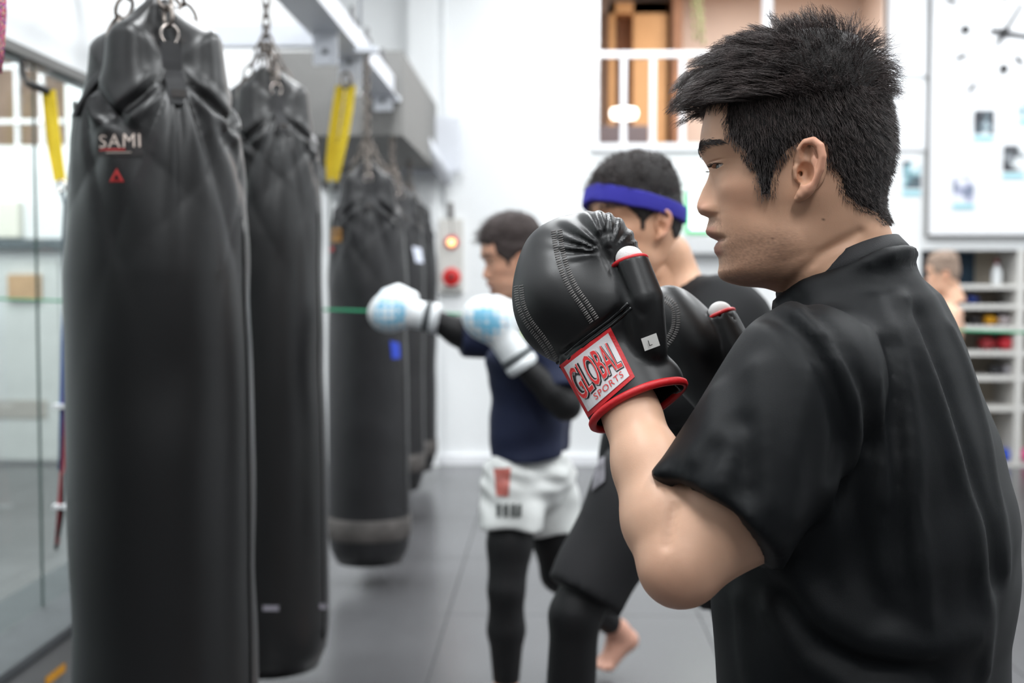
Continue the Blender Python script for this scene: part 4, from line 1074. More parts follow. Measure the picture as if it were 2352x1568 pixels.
def add_head(M, person, skin, rng, lip=(172, 112, 100), stub=(112, 88, 76), hi=True, hair_m=None, cap_m=None):
    """returns verts/faces/colours of the skin to be merged into the body mesh, and builds eyes and brows as parts"""
    st = 1 if hi else 2
    G = HG[::st, ::st]; nr, nc = G.shape[:2]
    Vs = [head_world(M, G.reshape(-1, 3))]; Fs = [grid_faces(nr, nc)]
    Cs = [head_colors(G, skin, lip, stub, rng).reshape(-1, 3)]; n = len(Vs[0])
    if hi: ev, eq = EARV, EARQ
    else: ev, eq = EARLO
    for sg in (1, -1):
        e = ev * np.array([1, sg, 1]); q = eq if sg == 1 else eq[:, ::-1]
        Vs.append(head_world(M, e)); Fs.append(q + n); n += len(e)
        ec = np.ones((len(e), 3)) * np.array(lin(skin)); red = np.clip((e[:, 1] * sg - 0.078) / 0.014, 0, 1)[:, None]
        ec = ec * (1 - 0.35 * red) + np.array(lin((206, 128, 108))) * 0.35 * red
        Cs.append(ec)
    sc = M.to_scale().x
    for sg in (1, -1):
        d = np.abs(HG0[..., 1] - sg * EYE_L) * SPX + np.abs((400 - HG0[..., 2] * SPX) - EYE_Y) + 1e3 * (HG0[..., 0] < 0.03)
        i, j = np.unravel_index(d.argmin(), d.shape); sp = HG[i, j].copy(); nn = np.array([0.93, sg * 0.37, 0.0]); nn /= np.linalg.norm(nn)
        cl = sp + np.array([0.0060, 0, 0]) - nn * 0.0132
        c = head_world(M, [cl])[0]
        eye = MB(); pr = [(0.0118 * math.sin(a) * sc, -0.0118 * math.cos(a) * sc) for a in np.linspace(0.02, math.pi - 0.02, 14)]
        eye.lathe(pr, c, 20); eo = eye.build('eye', M_eye, person, True)
        fw = (M.to_3x3() @ Vector((0.97, sg * 0.16, -0.10))).normalized(); a1 = fw.orthogonal().normalized(); a2 = fw.cross(a1)
        V = [Vector(c) + fw * 0.0125 * sc]
        for (rr, dd) in ((0.003, 0.0121), (0.0060, 0.0104)):
            V += [Vector(c) + fw * dd * sc + (a1 * math.cos(t) + a2 * math.sin(t)) * rr * sc for t in np.linspace(0, 2 * np.pi, 16, endpoint=False)]
        Fc = [(0, 1 + j, 1 + (j + 1) % 16) for j in range(16)] + [(1 + j, 17 + j, 17 + (j + 1) % 16, 1 + (j + 1) % 16) for j in range(16)]
        part('iris', V, Fc, M_iris, eo)
        if hi:
            cur = []
            for k in range(46):
                x = -0.92 + 1.84 * rng.uniform(); lat = sg * EYE_L + x * EYE_W; pyu = EYE_Y - 5.6 * max(1 - x * x, 0) ** 0.7
                d = np.abs(HG0[..., 1] - lat) * SPX + np.abs((400 - HG0[..., 2] * SPX) - pyu) + 1e3 * (HG0[..., 0] < 0.03)
                a_, b_ = np.unravel_index(d.argmin(), d.shape); p0 = HG0[a_, b_] + np.array([0.0004, 0, 0])
                L = 0.0058 * rng.uniform(0.7, 1.1)
                cur.append([p0, p0 + np.array([0.8, sg * (0.2 + 0.5 * x), -0.25]) * L * 0.5, p0 + np.array([0.9, sg * (0.25 + 0.6 * x), 0.05]) * L])
            strands('eyelashes', head_world(M, np.array(cur).reshape(-1, 3)).reshape(-1, 3, 3), 0.00035, M_hair, person)
    # eyebrows
    cur = []
    N = 620 if hi else 120
    for sg in (1, -1):
        for k in range(N // 2):
            t = rng.uniform(0, 1); lat = 0.010 + 0.043 * t
            pyb = 343 - 7 * math.sin(t * 2.4) + rng.normal() * (6.5 * (1 - 0.75 * t))
            # surface point nearest to (lat, py) at the front
            d = np.abs(HG[..., 1] - sg * lat) * SPX + np.abs((400 - HG[..., 2] * SPX) - pyb) + 1e3 * (HG[..., 0] < 0.03)
            i, j = np.unravel_index(d.argmin(), d.shape); p = HG[i, j]; nrm = HN[i, j]
            dr = np.array([-0.25 - 0.5 * t, sg * 0.8, 0.35 - 0.9 * t + rng.normal() * 0.2]); dr -= nrm * (dr @ nrm); dr /= np.linalg.norm(dr)
            L = 0.008 * rng.uniform(0.7, 1.2)
            cur.append([p + nrm * 0.0002, p + nrm * 0.0012 + dr * L * 0.5, p + nrm * 0.0010 + dr * L])
    cur = head_world(M, np.array(cur).reshape(-1, 3)).reshape(-1, 3, 3)
    strands('eyebrows', cur, 0.00035 if hi else 0.0008, M_hair, person)
    return np.concatenate(Vs), np.concatenate(Fs).tolist() if all(f.shape[1] == 4 for f in Fs) else sum([f.tolist() for f in Fs], []), np.concatenate(Cs)
EARLO = ear_mesh(0.0030)

def hair_cap(M, person, thick, poly=HAIRPOLY, m=None, name='hair', noise=0.0, st=1, edgew=30.0):
    """hair mass: the scalp region of the head pushed outwards by thick(px, py, l)"""
    G = HG[::st, ::st]; N = HN[::st, ::st]
    px, py = to_img(1830 - G[..., 0] * SPX, 400 - G[..., 2] * SPX, G[..., 1])
    ins = in_poly(px.ravel(), py.ravel(), poly).reshape(px.shape); dist = poly_dist(px.ravel(), py.ravel(), poly).reshape(px.shape)
    edge = np.clip(dist / edgew, 0, 1) ** 0.6
    t = thick(px, py, G[..., 1]) * edge
    wob = noise * (np.sin(G[..., 0] * 310 + 9 * np.sin(G[..., 1] * 120)) + np.sin(G[..., 1] * 270 + G[..., 2] * 150)) * edge
    Q = G + N * (t + wob + 0.0006)[..., None]
    Q = np.where(ins[..., None], Q, G - N * 0.002)
    # front sweep: top hair leans forward
    sw = np.clip((230 - py) / 90, 0, 1) * np.clip((1760 - px) / 140, 0, 1)
    Q[..., 0] += sw * t * 0.35
    nr, nc = px.shape; F4 = grid_faces(nr, nc); k = ins.ravel()
    F4 = F4[k[F4].sum(1) >= 3]
    used = np.unique(F4); mp = np.full(nr * nc, -1); mp[used] = np.arange(len(used))
    return part(name, head_world(M, Q.reshape(-1, 3)[used]), mp[F4], m or M_haircap, person)
# ================================================================== MAN IN FRONT (black shirt)
R3, U3, T3 = CROT.col[0].copy(), CROT.col[1].copy(), CROT.col[2].copy()      # camera right, up, towards the camera
def np3(v): return np.array(v, float)
man = empty('person', (0.49, 1.36, 0.0), 'man in a plain black T-shirt with raised black gloves, in sharp focus in front', 'person')
hd = 1.335
ya = math.radians(7)
hM = head_frame(P(1830, 400, hd), -R3 * math.cos(ya) - T3 * math.sin(ya), T3)
rngh = np.random.default_rng(11)
SKIN1 = (213, 167, 138)
hv, hf, hc = add_head(hM, man, SKIN1, rngh)
# ---- body under the clothes
ab = math.radians(24)
fb = np.array([-math.cos(ab), math.sin(ab), 0.0]); lb = np.array([-math.sin(ab), -math.cos(ab), 0.0])
TD = 1.375
def rowsz(tab):
    """(py, Lpx, Rpx, half width) at torso depth -> z, centre x,y, a (fore-aft), b (lateral)"""
    out = []
    for (py, L, R, b) in tab:
        c = P((L + R) / 2, py, TD); half = (R - L) / 2 / F * TD
        a = math.sqrt(max(half ** 2 - (b * math.sin(ab)) ** 2, 0.03 ** 2)) / math.cos(ab)
        out.append((c.z, c.x, c.y, a, b))
    return np.array(sorted(out))
SH = rowsz([(600, 1870, 2055, 0.06), (618, 1850, 2095, 0.08), (640, 1835, 2132, 0.11), (680, 1815, 2185, 0.145), (740, 1775, 2222, 0.178), (800, 1735, 2246, 0.196), (850, 1705, 2260, 0.205), (1000, 1655, 2298, 0.212), (1130, 1640, 2328, 0.214), (1200, 1638, 2340, 0.214), (1300, 1634, 2336, 0.212), (1450, 1638, 2318, 0.208), (1568, 1643, 2322, 0.208), (1700, 1650, 2330, 0.212), (1850, 1660, 2325, 0.214)])
def torso(p, tab, grow=0.0):
    z = p[2]; cx, cy, a, b = [np.interp(z, tab[:, 0], tab[:, i]).astype(np.float32) for i in (1, 2, 3, 4)]
    a = a + grow; b = b + grow
    dx, dy = p[0] - cx, p[1] - cy
    q1 = dx * fb[0] + dy * fb[1]; q2 = dx * lb[0] + dy * lb[1]
    k = (np.abs(q1 / a) ** 2.2 + np.abs(q2 / b) ** 2.2) ** (1 / 2.2)
    d = (k - 1) * np.minimum(a, b)
    d = np.maximum(d, z - float(tab[-1, 0])); return np.maximum(d, float(tab[0, 0]) - z)
SHO = P(1850, 885, 1.20); ELB = P(1562, 1288, 1.145); WRI = P(1452, 955, 1.235); HND = P(1395, 800, 1.275)
tc_ = np.array([np.interp(1.24, SH[:, 0], SH[:, i]) for i in (1, 2)])
SHO_R = Vector((tc_[0] - lb[0] * 0.165 + fb[0] * 0.035, tc_[1] - lb[1] * 0.165 + fb[1] * 0.035, 1.225))
ELB_R = P(1840, 1180, 1.47); WRI_R = P(1690, 905, 1.478); HND_R = P(1605, 810, 1.495)
hipc = Vector((SH[0, 1], SH[0, 2], 0.80))
HIPL = hipc + Vector(lb) * 0.10; HIPR = hipc - Vector(lb) * 0.10
KNEL = HIPL + Vector(fb) * 0.14 + Vector((0, 0, -0.37)); ANKL = Vector((KNEL.x, KNEL.y, 0.09)) + Vector(fb) * 0.02
KNER = HIPR - Vector(fb) * 0.06 + Vector((0, 0, -0.37)); ANKR = Vector((KNER.x, KNER.y, 0.09)) - Vector(fb) * 0.14
def arm(p, S, E, Wr, H, side):
    """upper arm, elbow, forearm, hand core"""
    S, E, Wr, H = map(np3, (S, E, Wr, H))
    m1 = S * 0.45 + E * 0.55; f1 = E * 0.72 + Wr * 0.28; f2 = E * 0.35 + Wr * 0.65
    d = cap(p, S, m1, 0.062, 0.050)
    d = smin(d, cap(p, m1, E, 0.049, 0.0375), 0.02)
    d2 = cap(p, E, f1, 0.0365, 0.0395)
    d2 = smin(d2, cap(p, f1, f2, 0.0395, 0.0325), 0.02)
    d2 = smin(d2, cap(p, f2, Wr, 0.0325, 0.0262), 0.02)
    d2 = smin(d2, cap(p, Wr, H, 0.026, 0.030), 0.02)
    return smin(d, d2, 0.010)
def arm_left(p):
    a = arm(p, SHO, ELB, WRI, HND, 1)
    tri = np3(ELB) * 0.62 + np3(SHO) * 0.38 + np3(R3) * 0.020 - np3(U3) * 0.014
    a = smin(a, ell(p, tri, (0.046, 0.045, 0.046)), 0.03)
    a = smin(a, cap(p, np3(P(1578, 1288, 1.15)), np3(P(1700, 1200, 1.165)), 0.034, 0.040), 0.02)
    a = smin(a, ell(p, np3(P(1556, 1312, 1.14)), (0.027, 0.027, 0.028)), 0.02)
    return a - bump_line(p, CREASE, 0.0042, 0.0050)          # fold at the inside of the elbow
def body1(p):
    d = torso(p, SH, -0.022)
    d = smin(d, cap(p, np3(P(1950, 680, 1.36)), np3(P(1965, 800, 1.37)), 0.055, 0.09), 0.03)
    d = smin(d, arm(p, SHO_R, ELB_R, WRI_R, HND_R, -1), 0.012)
    for (H, K, A) in ((HIPL, KNEL, ANKL), (HIPR, KNER, ANKR)):
        H, K, A = map(np3, (H, K, A))
        l = smin(cap(p, H, K, 0.088, 0.056), cap(p, K, K * 0.6 + A * 0.4, 0.054, 0.058), 0.02)
        l = smin(l, cap(p, K * 0.6 + A * 0.4, A, 0.056, 0.038), 0.02)
        ft = smin(ell(p, A + fb * 0.075 + np.array([0, 0, -0.055]), (0.125, 0.048, 0.036), np.stack([fb, lb, [0, 0, 1]], 1)), cap(p, A, A + np.array([0, 0, -0.045]) - fb * 0.02, 0.038, 0.038), 0.03)
        for t in range(5):
            side = 1 if H is not None else 1
            q = A + fb * (0.185 - 0.012 * t) + lb * (-0.032 + 0.017 * t); q[2] = 0.014
            ft = smin(ft, cap(p, q - fb * 0.03, q + fb * 0.008, 0.012, 0.0115), 0.006)
        l = smin(l, smax(ft, 0.002 - p[2], 0.004), 0.02)
        d = smin(d, l, 0.03)
    return d
CREASE = [np.array([9.0, 9, 9]), np.array([9.0, 9, 9.1])]
_v, _q = nets(arm_left, (0.06, 0.98, 0.9), (0.46, 1.36, 1.34), 0.010); _t = bvh(_v, _q)
_c = [on_surface(_t, x, y) for (x, y) in ((1552, 1165), (1545, 1195), (1539, 1225), (1532, 1252))]
CREASE = [np3(v) for v in _c if v is not None]
bV, bQ = nets(body1, (-0.15, 0.9, -0.01), (1.05, 2.05, 1.36), 0.0085)
aV, aQ = nets(arm_left, (0.04, 0.98, 0.9), (0.46, 1.36, 1.34), 0.0036)
bQ = np.concatenate([bQ, aQ + len(bV)]); bV = np.concatenate([bV, aV])
bc = np.ones((len(bV), 3)) * np.array(lin((214, 171, 144)))
el = np.exp(-(((bV - np3(P(1540, 1370, 1.13))) ** 2).sum(1)) / 0.04 ** 2)[:, None]
bc = bc * (1 - 0.4 * el) + np.array(lin((196, 134, 112))) * 0.4 * el
nh = len(hv)
body = part('body', np.concatenate([hv, bV]), list(hf) + (bQ + nh).tolist(), M_skin, man, True, np.concatenate([hc, bc]))

# ---- hair
def thick1(px, py, l):
    t = 0.0028 + 0 * px
    top = np.clip((215 - py) / 70, 0, 1)
    t = t + top * 0.008
    t = t + 0.003 * np.clip((py - 250) / 100, 0, 1) * np.clip((px - 1960) / 60, 0, 1)
    sb = np.clip((1800 - px) / 40, 0, 1) * np.clip((py - 330) / 40, 0, 1)
    return t * (1 - 0.8 * sb) 
hair = hair_cap(hM, man, thick1, noise=0.0006)
hair['label'] = 'short black hair swept forward in a tuft'
def scalp_roots(n, rng, poly=HAIRPOLY, cond=None):
    px, py = to_img((1830 - HG[..., 0] * SPX).ravel(), (400 - HG[..., 2] * SPX).ravel(), HG[..., 1].ravel())
    ok = in_poly(px, py, poly)
    if cond is not None: ok &= cond(px, py, HG[..., 1].ravel())
    # area weights
    a = np.linalg.norm(np.cross(np.gradient(HG, axis=0), np.roll(HG, -1, 1) - HG), axis=2).ravel() * ok
    ii = rng.choice(len(a), n, p=a / a.sum())
    return ii
def make_hair(n, rng, cond, guide, K=6, clump=0.5, nclump=220, lift=0.0, jit=0.0010):
    ii = scalp_roots(n, rng, cond=cond); gi = scalp_roots(nclump, rng, cond=cond)
    Pp = HG.reshape(-1, 3); Nn = HN.reshape(-1, 3)
    G = np.array([guide(Pp[i], Nn[i], rng, K) for i in gi])
    out = []
    for i in ii:
        k = ((Pp[gi] - Pp[i]) ** 2).sum(1).argmin()
        c = guide(Pp[i], Nn[i], rng, K); g = G[k] - G[k][0] + c[0]
        w = clump * np.linspace(0, 1, K)[:, None]
        tip = (G[k] - c) * np.linspace(0, 1, K)[:, None] ** 1.3 * clump * 0.7
        c = c * (1 - w * 0.5) + g * w * 0.5 + tip + rng.normal(size=(K, 3)) * jit * np.linspace(0, 1, K)[:, None]
        out.append(c)
    return np.array(out)
def g_top(p, n, rng, K):
    px = 1830 - p[0] * SPX
    fr = np.clip((1800 - px) / 150, 0, 1); L = 0.044 + 0.007 * fr + rng.normal() * 0.006
    wave = rng.normal() * 0.22; ph = rng.uniform(0, 6.28) * 0.15 + p[1] * 60 + p[0] * 40
    d = n * 0.95 + np.array([0.45, wave, 0.30]); d /= np.linalg.norm(d)
    c = [p + n * 0.001]
    for k in range(K - 1):
        t = (k + 1) / (K - 1)
        tgt = np.array([1.0 - 0.55 * fr * t, wave + 0.3 * math.sin(ph + 5 * t), 0.20 - 0.85 * fr * t ** 1.2 + 0.25 * math.sin(ph * 1.3 + 6 * t)]); d = d * 0.5 + tgt * 0.55; d /= np.linalg.norm(d)
        c.append(c[-1] + d * L / (K - 1))
    return np.array(c)
def g_crown(p, n, rng, K):
    px = 1830 - p[0] * SPX; bk = np.clip((px - 1930) / 90, 0, 1)
    L = 0.028 * np.clip(1.25 - (400 - p[2] * SPX - 120) / 160, 0.6, 1.1) + rng.uniform(-0.008, 0.012); w = rng.normal() * 0.35
    d = n * 0.9 + np.array([0.25 - 0.9 * bk, w, 0.25 - 0.1 * bk]); d /= np.linalg.norm(d); c = [p + n * 0.001]
    for k in range(K - 1):
        d = d + np.array([0.05 - 0.22 * bk, 0, -0.16 * bk + rng.normal() * 0.06]); d /= np.linalg.norm(d); c.append(c[-1] + d * L / (K - 1))
    return np.array(c)
def g_side(p, n, rng, K):
    px = 1830 - p[0] * SPX; py = 400 - p[2] * SPX
    L = 0.014 * np.clip(1.25 - (py - 200) / 420, 0.35, 1.3) * rng.uniform(0.7, 1.2); w = rng.normal() * 0.25
    d = n * 0.75 + np.array([-0.3 + w, rng.normal() * 0.1, -0.75]); d /= np.linalg.norm(d); c = [p + n * 0.002]
    for k in range(K - 1):
        d = d + np.array([0, 0, -0.12]) + n * 0.02; d /= np.linalg.norm(d); c.append(c[-1] + d * L / (K - 1))
    return np.array(c)
W = lambda c: head_world(hM, c.reshape(-1, 3)).reshape(c.shape)
top_c = lambda px, py, l: (py < 235) & (px < 1985)
crn_c = lambda px, py, l: (py < 225) & (px >= 1800)
sid_c = lambda px, py, l: (py >= 195)
cur8 = np.concatenate([W(make_hair(9500, rngh, top_c, g_top, 8, 0.5, 190)), W(make_hair(3800, rngh, crn_c, g_crown, 8, 0.5, 170, jit=0.0016))])
strands('hair_tuft', cur8, 0.00042, M_hair, man)
cur = W(make_hair(11000, rngh, sid_c, g_side, 4, 0.35, 500, jit=0.0006))
fringe = lambda px, py, l: (poly_dist(px, py, HAIRPOLY) < 15) & (py > 240)
def g_edge(p, n, rng, K):
    c = g_side(p, n, rng, K); return p + (c - p) * 0.5
pxs, pys = to_img((1830 - HG[..., 0] * SPX).ravel(), (400 - HG[..., 2] * SPX).ravel(), HG[..., 1].ravel())
okk = np.nonzero((poly_dist(pxs, pys, HAIRPOLY) < 13) & (pys > 235) & (pys < 520) & (pxs > 1650))[0]
edge_c = np.array([g_edge(HG.reshape(-1, 3)[i], HN.reshape(-1, 3)[i], rngh, 4) for i in rngh.choice(okk, 2600)])
cur = np.concatenate([cur, W(edge_c)])
strands('hair_sides', cur, 0.00034, M_hair, man)

# ---- black T-shirt
M_shirt = mat('black_jersey', (8, 11, 14), 0.6, bump=0.12, bscale=1200, spec=0.22)
hemC = P(1640, 1200, 1.155); s0 = np3(SHO); s1 = np3(hemC); sax = s1 - s0; sax /= np.linalg.norm(sax)
hem_n = sax.copy()
def sleeve(p, grow=0.0):
    d = cap(p, s0 + np3(U3) * 0.004, s1 + sax * 0.08, 0.078 + grow, 0.074 + grow)
    return d
sR0 = np3(SHO_R); eR = np3(ELB_R); sRx = (eR - sR0) / np.linalg.norm(eR - sR0)
cb, cfr = P(2064, 574, 1.335), P(1797, 680, 1.335); cc = (cb + cfr) / 2; A = (cfr - cb) / 2; Bv = T3 * 0.064 + U3 * 0.017
axn = A.normalized().cross(T3).normalized()
if axn.z < 0: axn = -axn
pts = [cc + A * math.cos(a) + Bv * math.sin(a) for a in np.linspace(0, 2 * np.pi, 48, endpoint=False)]
axn = A.normalized().cross(Bv.normalized()); axn = axn if axn.z > 0 else -axn
COLR = [np3(q + (q - cc).normalized() * 0.005 - axn * 0.014) for q in pts[::3]] + [np3(pts[0] + (pts[0] - cc).normalized() * 0.005 - axn * 0.014)]
def shirt_base(p):
    d = torso(p, SH)
    t = smax(sleeve(p), plane(p, s1, hem_n), 0.004)
    inner = smax(cap(p, s0, s1 + sax * 0.09, 0.050, 0.058), -plane(p, s1 - sax * 0.05, hem_n), 0.004)
    t = smax(t, -inner, 0.003)
    d = smin(d, t, 0.020)
    t2 = smax(cap(p, sR0, eR, 0.074, 0.070), plane(p, sR0 + sRx * 0.20, sRx), 0.004)
    d = smin(d, t2, 0.03)
    d = smin(d, chain_cap(p, COLR, [0.008] * len(COLR)), 0.040)
    d = smin(d, cap(p, np3(cc) - np3(axn) * 0.060, np3(cc) - np3(axn) * 0.060 + np.array([0.01, 0, -0.06]), 0.066, 0.085), 0.03)
    return smax(d, SH[0, 0] + 0.01 - p[2], 0.004)
lo_, hi_ = (0.0, 0.95, 0.74), (0.95, 1.85, 1.40)
cV, cQ = nets(shirt_base, lo_, hi_, 0.012)
ctree = bvh(cV, cQ)
FOLDS = [  # photo polylines, width, height (negative: groove)
 ([(1788, 700), (1835, 722), (1885, 770), (1930, 850), (1962, 930), (1966, 1010), (1948, 1075)], 0.0095, 0.011),
 ([(1812, 690), (1862, 720), (1915, 775), (1955, 850), (1988, 940), (1992, 1020)], 0.0095, -0.006),
 ([(1770, 720), (1815, 745), (1862, 795), (1902, 865), (1930, 935), (1936, 1010)], 0.010, -0.010),
 ([(2075, 690), (2112, 800), (2155, 920), (2205, 1080), (2255, 1300), (2262, 1540)], 0.013, 0.008),
 ([(2105, 720), (2150, 830), (2200, 980), (2250, 1140), (2290, 1330)], 0.013, -0.006),
 ([(2020, 690), (2050, 760), (2075, 860), (2092, 1000), (2105, 1200), (2130, 1420)], 0.011, 0.0055),
 ([(2045, 800), (2060, 950), (2062, 1150), (2075, 1350)], 0.012, -0.005),
 ([(2185, 760), (2245, 930), (2290, 1130), (2310, 1300)], 0.012, 0.005),
 ([(2000, 760), (2020, 880), (2028, 1000), (2030, 1150)], 0.008, 0.0045),
 ([(1772, 1285), (1766, 1150), (1752, 980), (1745, 850)], 0.014, 0.006),
 ([(1815, 1180), (1825, 1050), (1845, 930), (1860, 850)], 0.013, 0.005),
 ([(1725, 1250), (1718, 1120), (1705, 980)], 0.013, -0.006),
 ([(1520, 1085), (1560, 1135), (1600, 1140), (1650, 1100), (1690, 1010)], 0.012, 0.006),
 ([(1545, 1080), (1600, 1095), (1640, 1040)], 0.014, -0.006),
 ([(1640, 900), (1630, 1000), (1600, 1050)], 0.014, 0.004),
 ([(1800, 1310), (1880, 1410), (1990, 1475), (2120, 1490), (2230, 1460)], 0.018, 0.010),
 ([(1800, 1370), (1880, 1470), (2000, 1530), (2130, 1540)], 0.016, -0.007),
 ([(1770, 1400), (1850, 1520), (1960, 1590), (2100, 1600)], 0.016, 0.008),
 ([(1950, 1090), (1960, 1200), (1990, 1330), (2040, 1400)], 0.014, -0.006),
 ([(1905, 1110), (1890, 1200), (1830, 1300)], 0.016, 0.007),
 ([(1700, 1380), (1712, 1480), (1740, 1600)], 0.014, 0.005),
 ([(1900, 800), (1925, 900), (1930, 1000), (1905, 1090)], 0.010, -0.006),
]
fold3 = []
for (pl_, w_, a_) in FOLDS:
    q = [on_surface(ctree, x, y) for (x, y) in pl_]; q = [np3(v) for v in q if v is not None and v.y < 1.6]
    if len(q) >= 2: fold3.append((q, w_, a_))
def shirt_fn(p):
    d = shirt_base(p)
    for (q, w_, a_) in fold3: d = d + bump_line(p, q, w_, a_)
    d = d + 0.0022 * np.sin(p[0] * 38 + 7 * np.sin(p[2] * 9)) * np.sin(p[1] * 31 + 5 * p[2])
    return d
sV, sQ = nets(shirt_fn, lo_, hi_, 0.0055, slack=1.9)
shirt = part('shirt', sV, sQ, M_shirt, man); shirt['label'] = 'loose black short-sleeved jersey'
stree = bvh(sV, sQ)
# collar rib
VV = []; FF = []; n4 = 8
for i, q in enumerate(pts):
    o = (q - cc); o.normalize()
    for (r_, h_) in ((0.0, 0.010), (0.0025, 0.009), (0.006, -0.002), (0.009, -0.012), (0.005, -0.014), (0.0, -0.012), (-0.001, 0.0), (-0.001, 0.008)):
        VV.append(q + o * (r_ + 0.0) + axn * h_ * (1 if axn.z > 0 else -1))
for i in range(48):
    for j in range(n4): FF.append((i * n4 + j, i * n4 + (j + 1) % n4, ((i + 1) % 48) * n4 + (j + 1) % n4, ((i + 1) % 48) * n4 + j))
part('collar', VV, FF, mat('black_rib', (17, 18, 22), 0.7, bump=0.4, bscale=1200), shirt)
# hem stitching on the sleeve
# ---- trousers
M_trous = mat('black_trousers', (20, 21, 24), 0.8)
def trous(p):
    d = ell(p, np3(hipc) + np.array([0, 0, 0.0]), (0.17, 0.2, 0.16))
    for (H, K, A) in ((HIPL, KNEL, ANKL), (HIPR, KNER, ANKR)):
        H, K, A = map(np3, (H, K, A))
        d = smin(d, smin(cap(p, H, K, 0.105, 0.08), cap(p, K, A, 0.08, 0.06), 0.02), 0.03)
    d = smax(d, p[2] - 0.84, 0.004); d = smax(d, 0.11 - p[2], 0.004)
    return d + 0.002 * np.sin(p[2] * 45) * np.sin(p[0] * 30)
tV, tQ = nets(trous, (0.0, 0.9, 0.05), (0.95, 1.95, 0.88), 0.011)
part('trousers', tV, tQ, M_trous, man)
# ================================================================== GLOVES OF THE MAN IN FRONT
M_glove = mat('glove_leather', (20, 20, 21), 0.42, bump=0.04, bscale=1100, spec=0.42)
M_glred = mat('glove_red_trim', (196, 24, 32), 0.5, bump=0.2, bscale=300)
M_stitch = mat('grey_thread', (128, 124, 122), 0.8)
M_wrap = mat('hand_wrap', (216, 214, 212), 0.9, bump=0.25, bscale=900)
def sell(p, c, r, R, n=2.5):
    q = [p[i] - float(c[i]) for i in range(3)]
    q = [q[0] * float(R[j][0]) + q[1] * float(R[j][1]) + q[2] * float(R[j][2]) for j in range(3)]
    k = (np.abs(q[0] / r[0]) ** n + np.abs(q[1] / r[1]) ** n + np.abs(q[2] / r[2]) ** n) ** (1 / n)
    return (k - 1) * min(r)
def frame(wdir, tow=None):
    """rows: across, along (w), normal"""
    w = np3(wdir); w /= np.linalg.norm(w); t = np3(tow if tow is not None else T3); n = t - w * (t @ w); n /= np.linalg.norm(n); u = np.cross(w, n)
    if u @ np3(R3) < 0: u = -u
    return np.stack([u, w, n])
C1, C2, MC = P(1393, 795, 1.275), P(1461, 932, 1.243), P(1338, 662, 1.300)
RM = frame(MC - P(1400, 800, 1.275)); RC = frame(C1 - C2)
def ecyl(p, a, b, ua, ub, na, nb, R):
    a = np3(a); b = np3(b); ba = b - a; L = np.linalg.norm(ba); ax = ba / L
    q = [p[i] - float(a[i]) for i in range(3)]
    h = q[0] * ax[0] + q[1] * ax[1] + q[2] * ax[2]; t = np.clip(h / L, 0, 1)
    r = [q[i] - h * ax[i] for i in range(3)]
    u = r[0] * R[0][0] + r[1] * R[0][1] + r[2] * R[0][2]; n = r[0] * R[2][0] + r[1] * R[2][1] + r[2] * R[2][2]
    su = ua + (ub - ua) * t; sn = na + (nb - na) * t
    k = np.sqrt((u / su) ** 2 + (n / sn) ** 2)
    return np.maximum((k - 1) * np.minimum(su, sn), np.maximum(-h, h - L))
THA, THB, THC = P(1488, 800, 1.240), P(1474, 690, 1.236), P(1446, 600, 1.246)
tcut = np3(THC); tax = np3(THC) - np3(THB); tax /= np.linalg.norm(tax)
PIV = np3(P(1394, 586, 1.262))
def glove1(p):
    d = sell(p, np3(MC), (0.0615, 0.082, 0.050), RM, 2.4)
    d = smin(d, ell(p, np3(P(1287, 708, 1.297)), (0.046, 0.050, 0.06), RM.T), 0.03)
    d = smin(d, ell(p, np3(P(1388, 576, 1.292)), (0.033, 0.038, 0.048), RM.T), 0.022)
    d = smin(d, ell(p, np3(P(1400, 710, 1.280)), (0.046, 0.05, 0.048), RM.T), 0.03)
    # pleats fanning from the curl of the fingers
    w = [p[i] - float(PIV[i]) for i in range(3)]
    pu = w[0] * R3.x + w[1] * R3.y + w[2] * R3.z; pv = w[0] * U3.x + w[1] * U3.y + w[2] * U3.z
    rho = np.hypot(pu, pv); psi = np.arctan2(pu, pv)
    env = np.exp(-((rho - 0.030) / 0.020) ** 2) * np.clip((psi + 1.9) / 0.5, 0, 1) * np.clip((1.9 - psi) / 0.4, 0, 1)
    d = d + 0.0023 * env * np.clip(1.25 - psi * 0.7, 0.3, 1) * np.cos(psi * 20 + 1.5 * np.sin(psi * 5))
    d = d - bump_line(p, CURL, 0.0035, 0.005)
    # seam between mitt and cuff
    d = d - bump_line(p, SEAM, 0.0042, 0.006)
    cuff = ecyl(p, C1, C2, 0.0530, 0.0490, 0.0415, 0.0395, RC)
    hole = ecyl(p, C1.lerp(C2, 0.45), C1.lerp(C2, 1.3), 0.044, 0.0465, 0.034, 0.0365, RC)
    # flap of the cuff standing off at the thumb side
    flap = ell(p, np3(P(1522, 872, 1.247)), (0.020, 0.022, 0.016), RC.T)
    cuff = smin(cuff, flap, 0.012)
    d = smin(d, cuff, 0.010)
    d = smax(d, -hole, 0.002)
    th = chain_cap(p, [np3(THA), np3(THB), np3(THC) + tax * 0.02], [0.020, 0.0225, 0.0175])
    th = smax(th, plane(p, tcut, tax), 0.0015)
    th = th - bump_line(p, [np3(P(1412, 610, 1.236)), np3(P(1445, 680, 1.222)), np3(P(1475, 720, 1.220))], 0.004, 0.003)
    d = smin(d, th, 0.0055)
    d = smax(d, -smax(cap(p, tcut, tcut - tax * 0.03, 0.0145, 0.0145), -plane(p, tcut - tax * 0.02, tax), 0.002), 0.001)
    return d
CURL = [np3(P(1380, 540, 1.235)), np3(P(1376, 560, 1.235)), np3(P(1384, 590, 1.235)), np3(P(1400, 620, 1.235))]
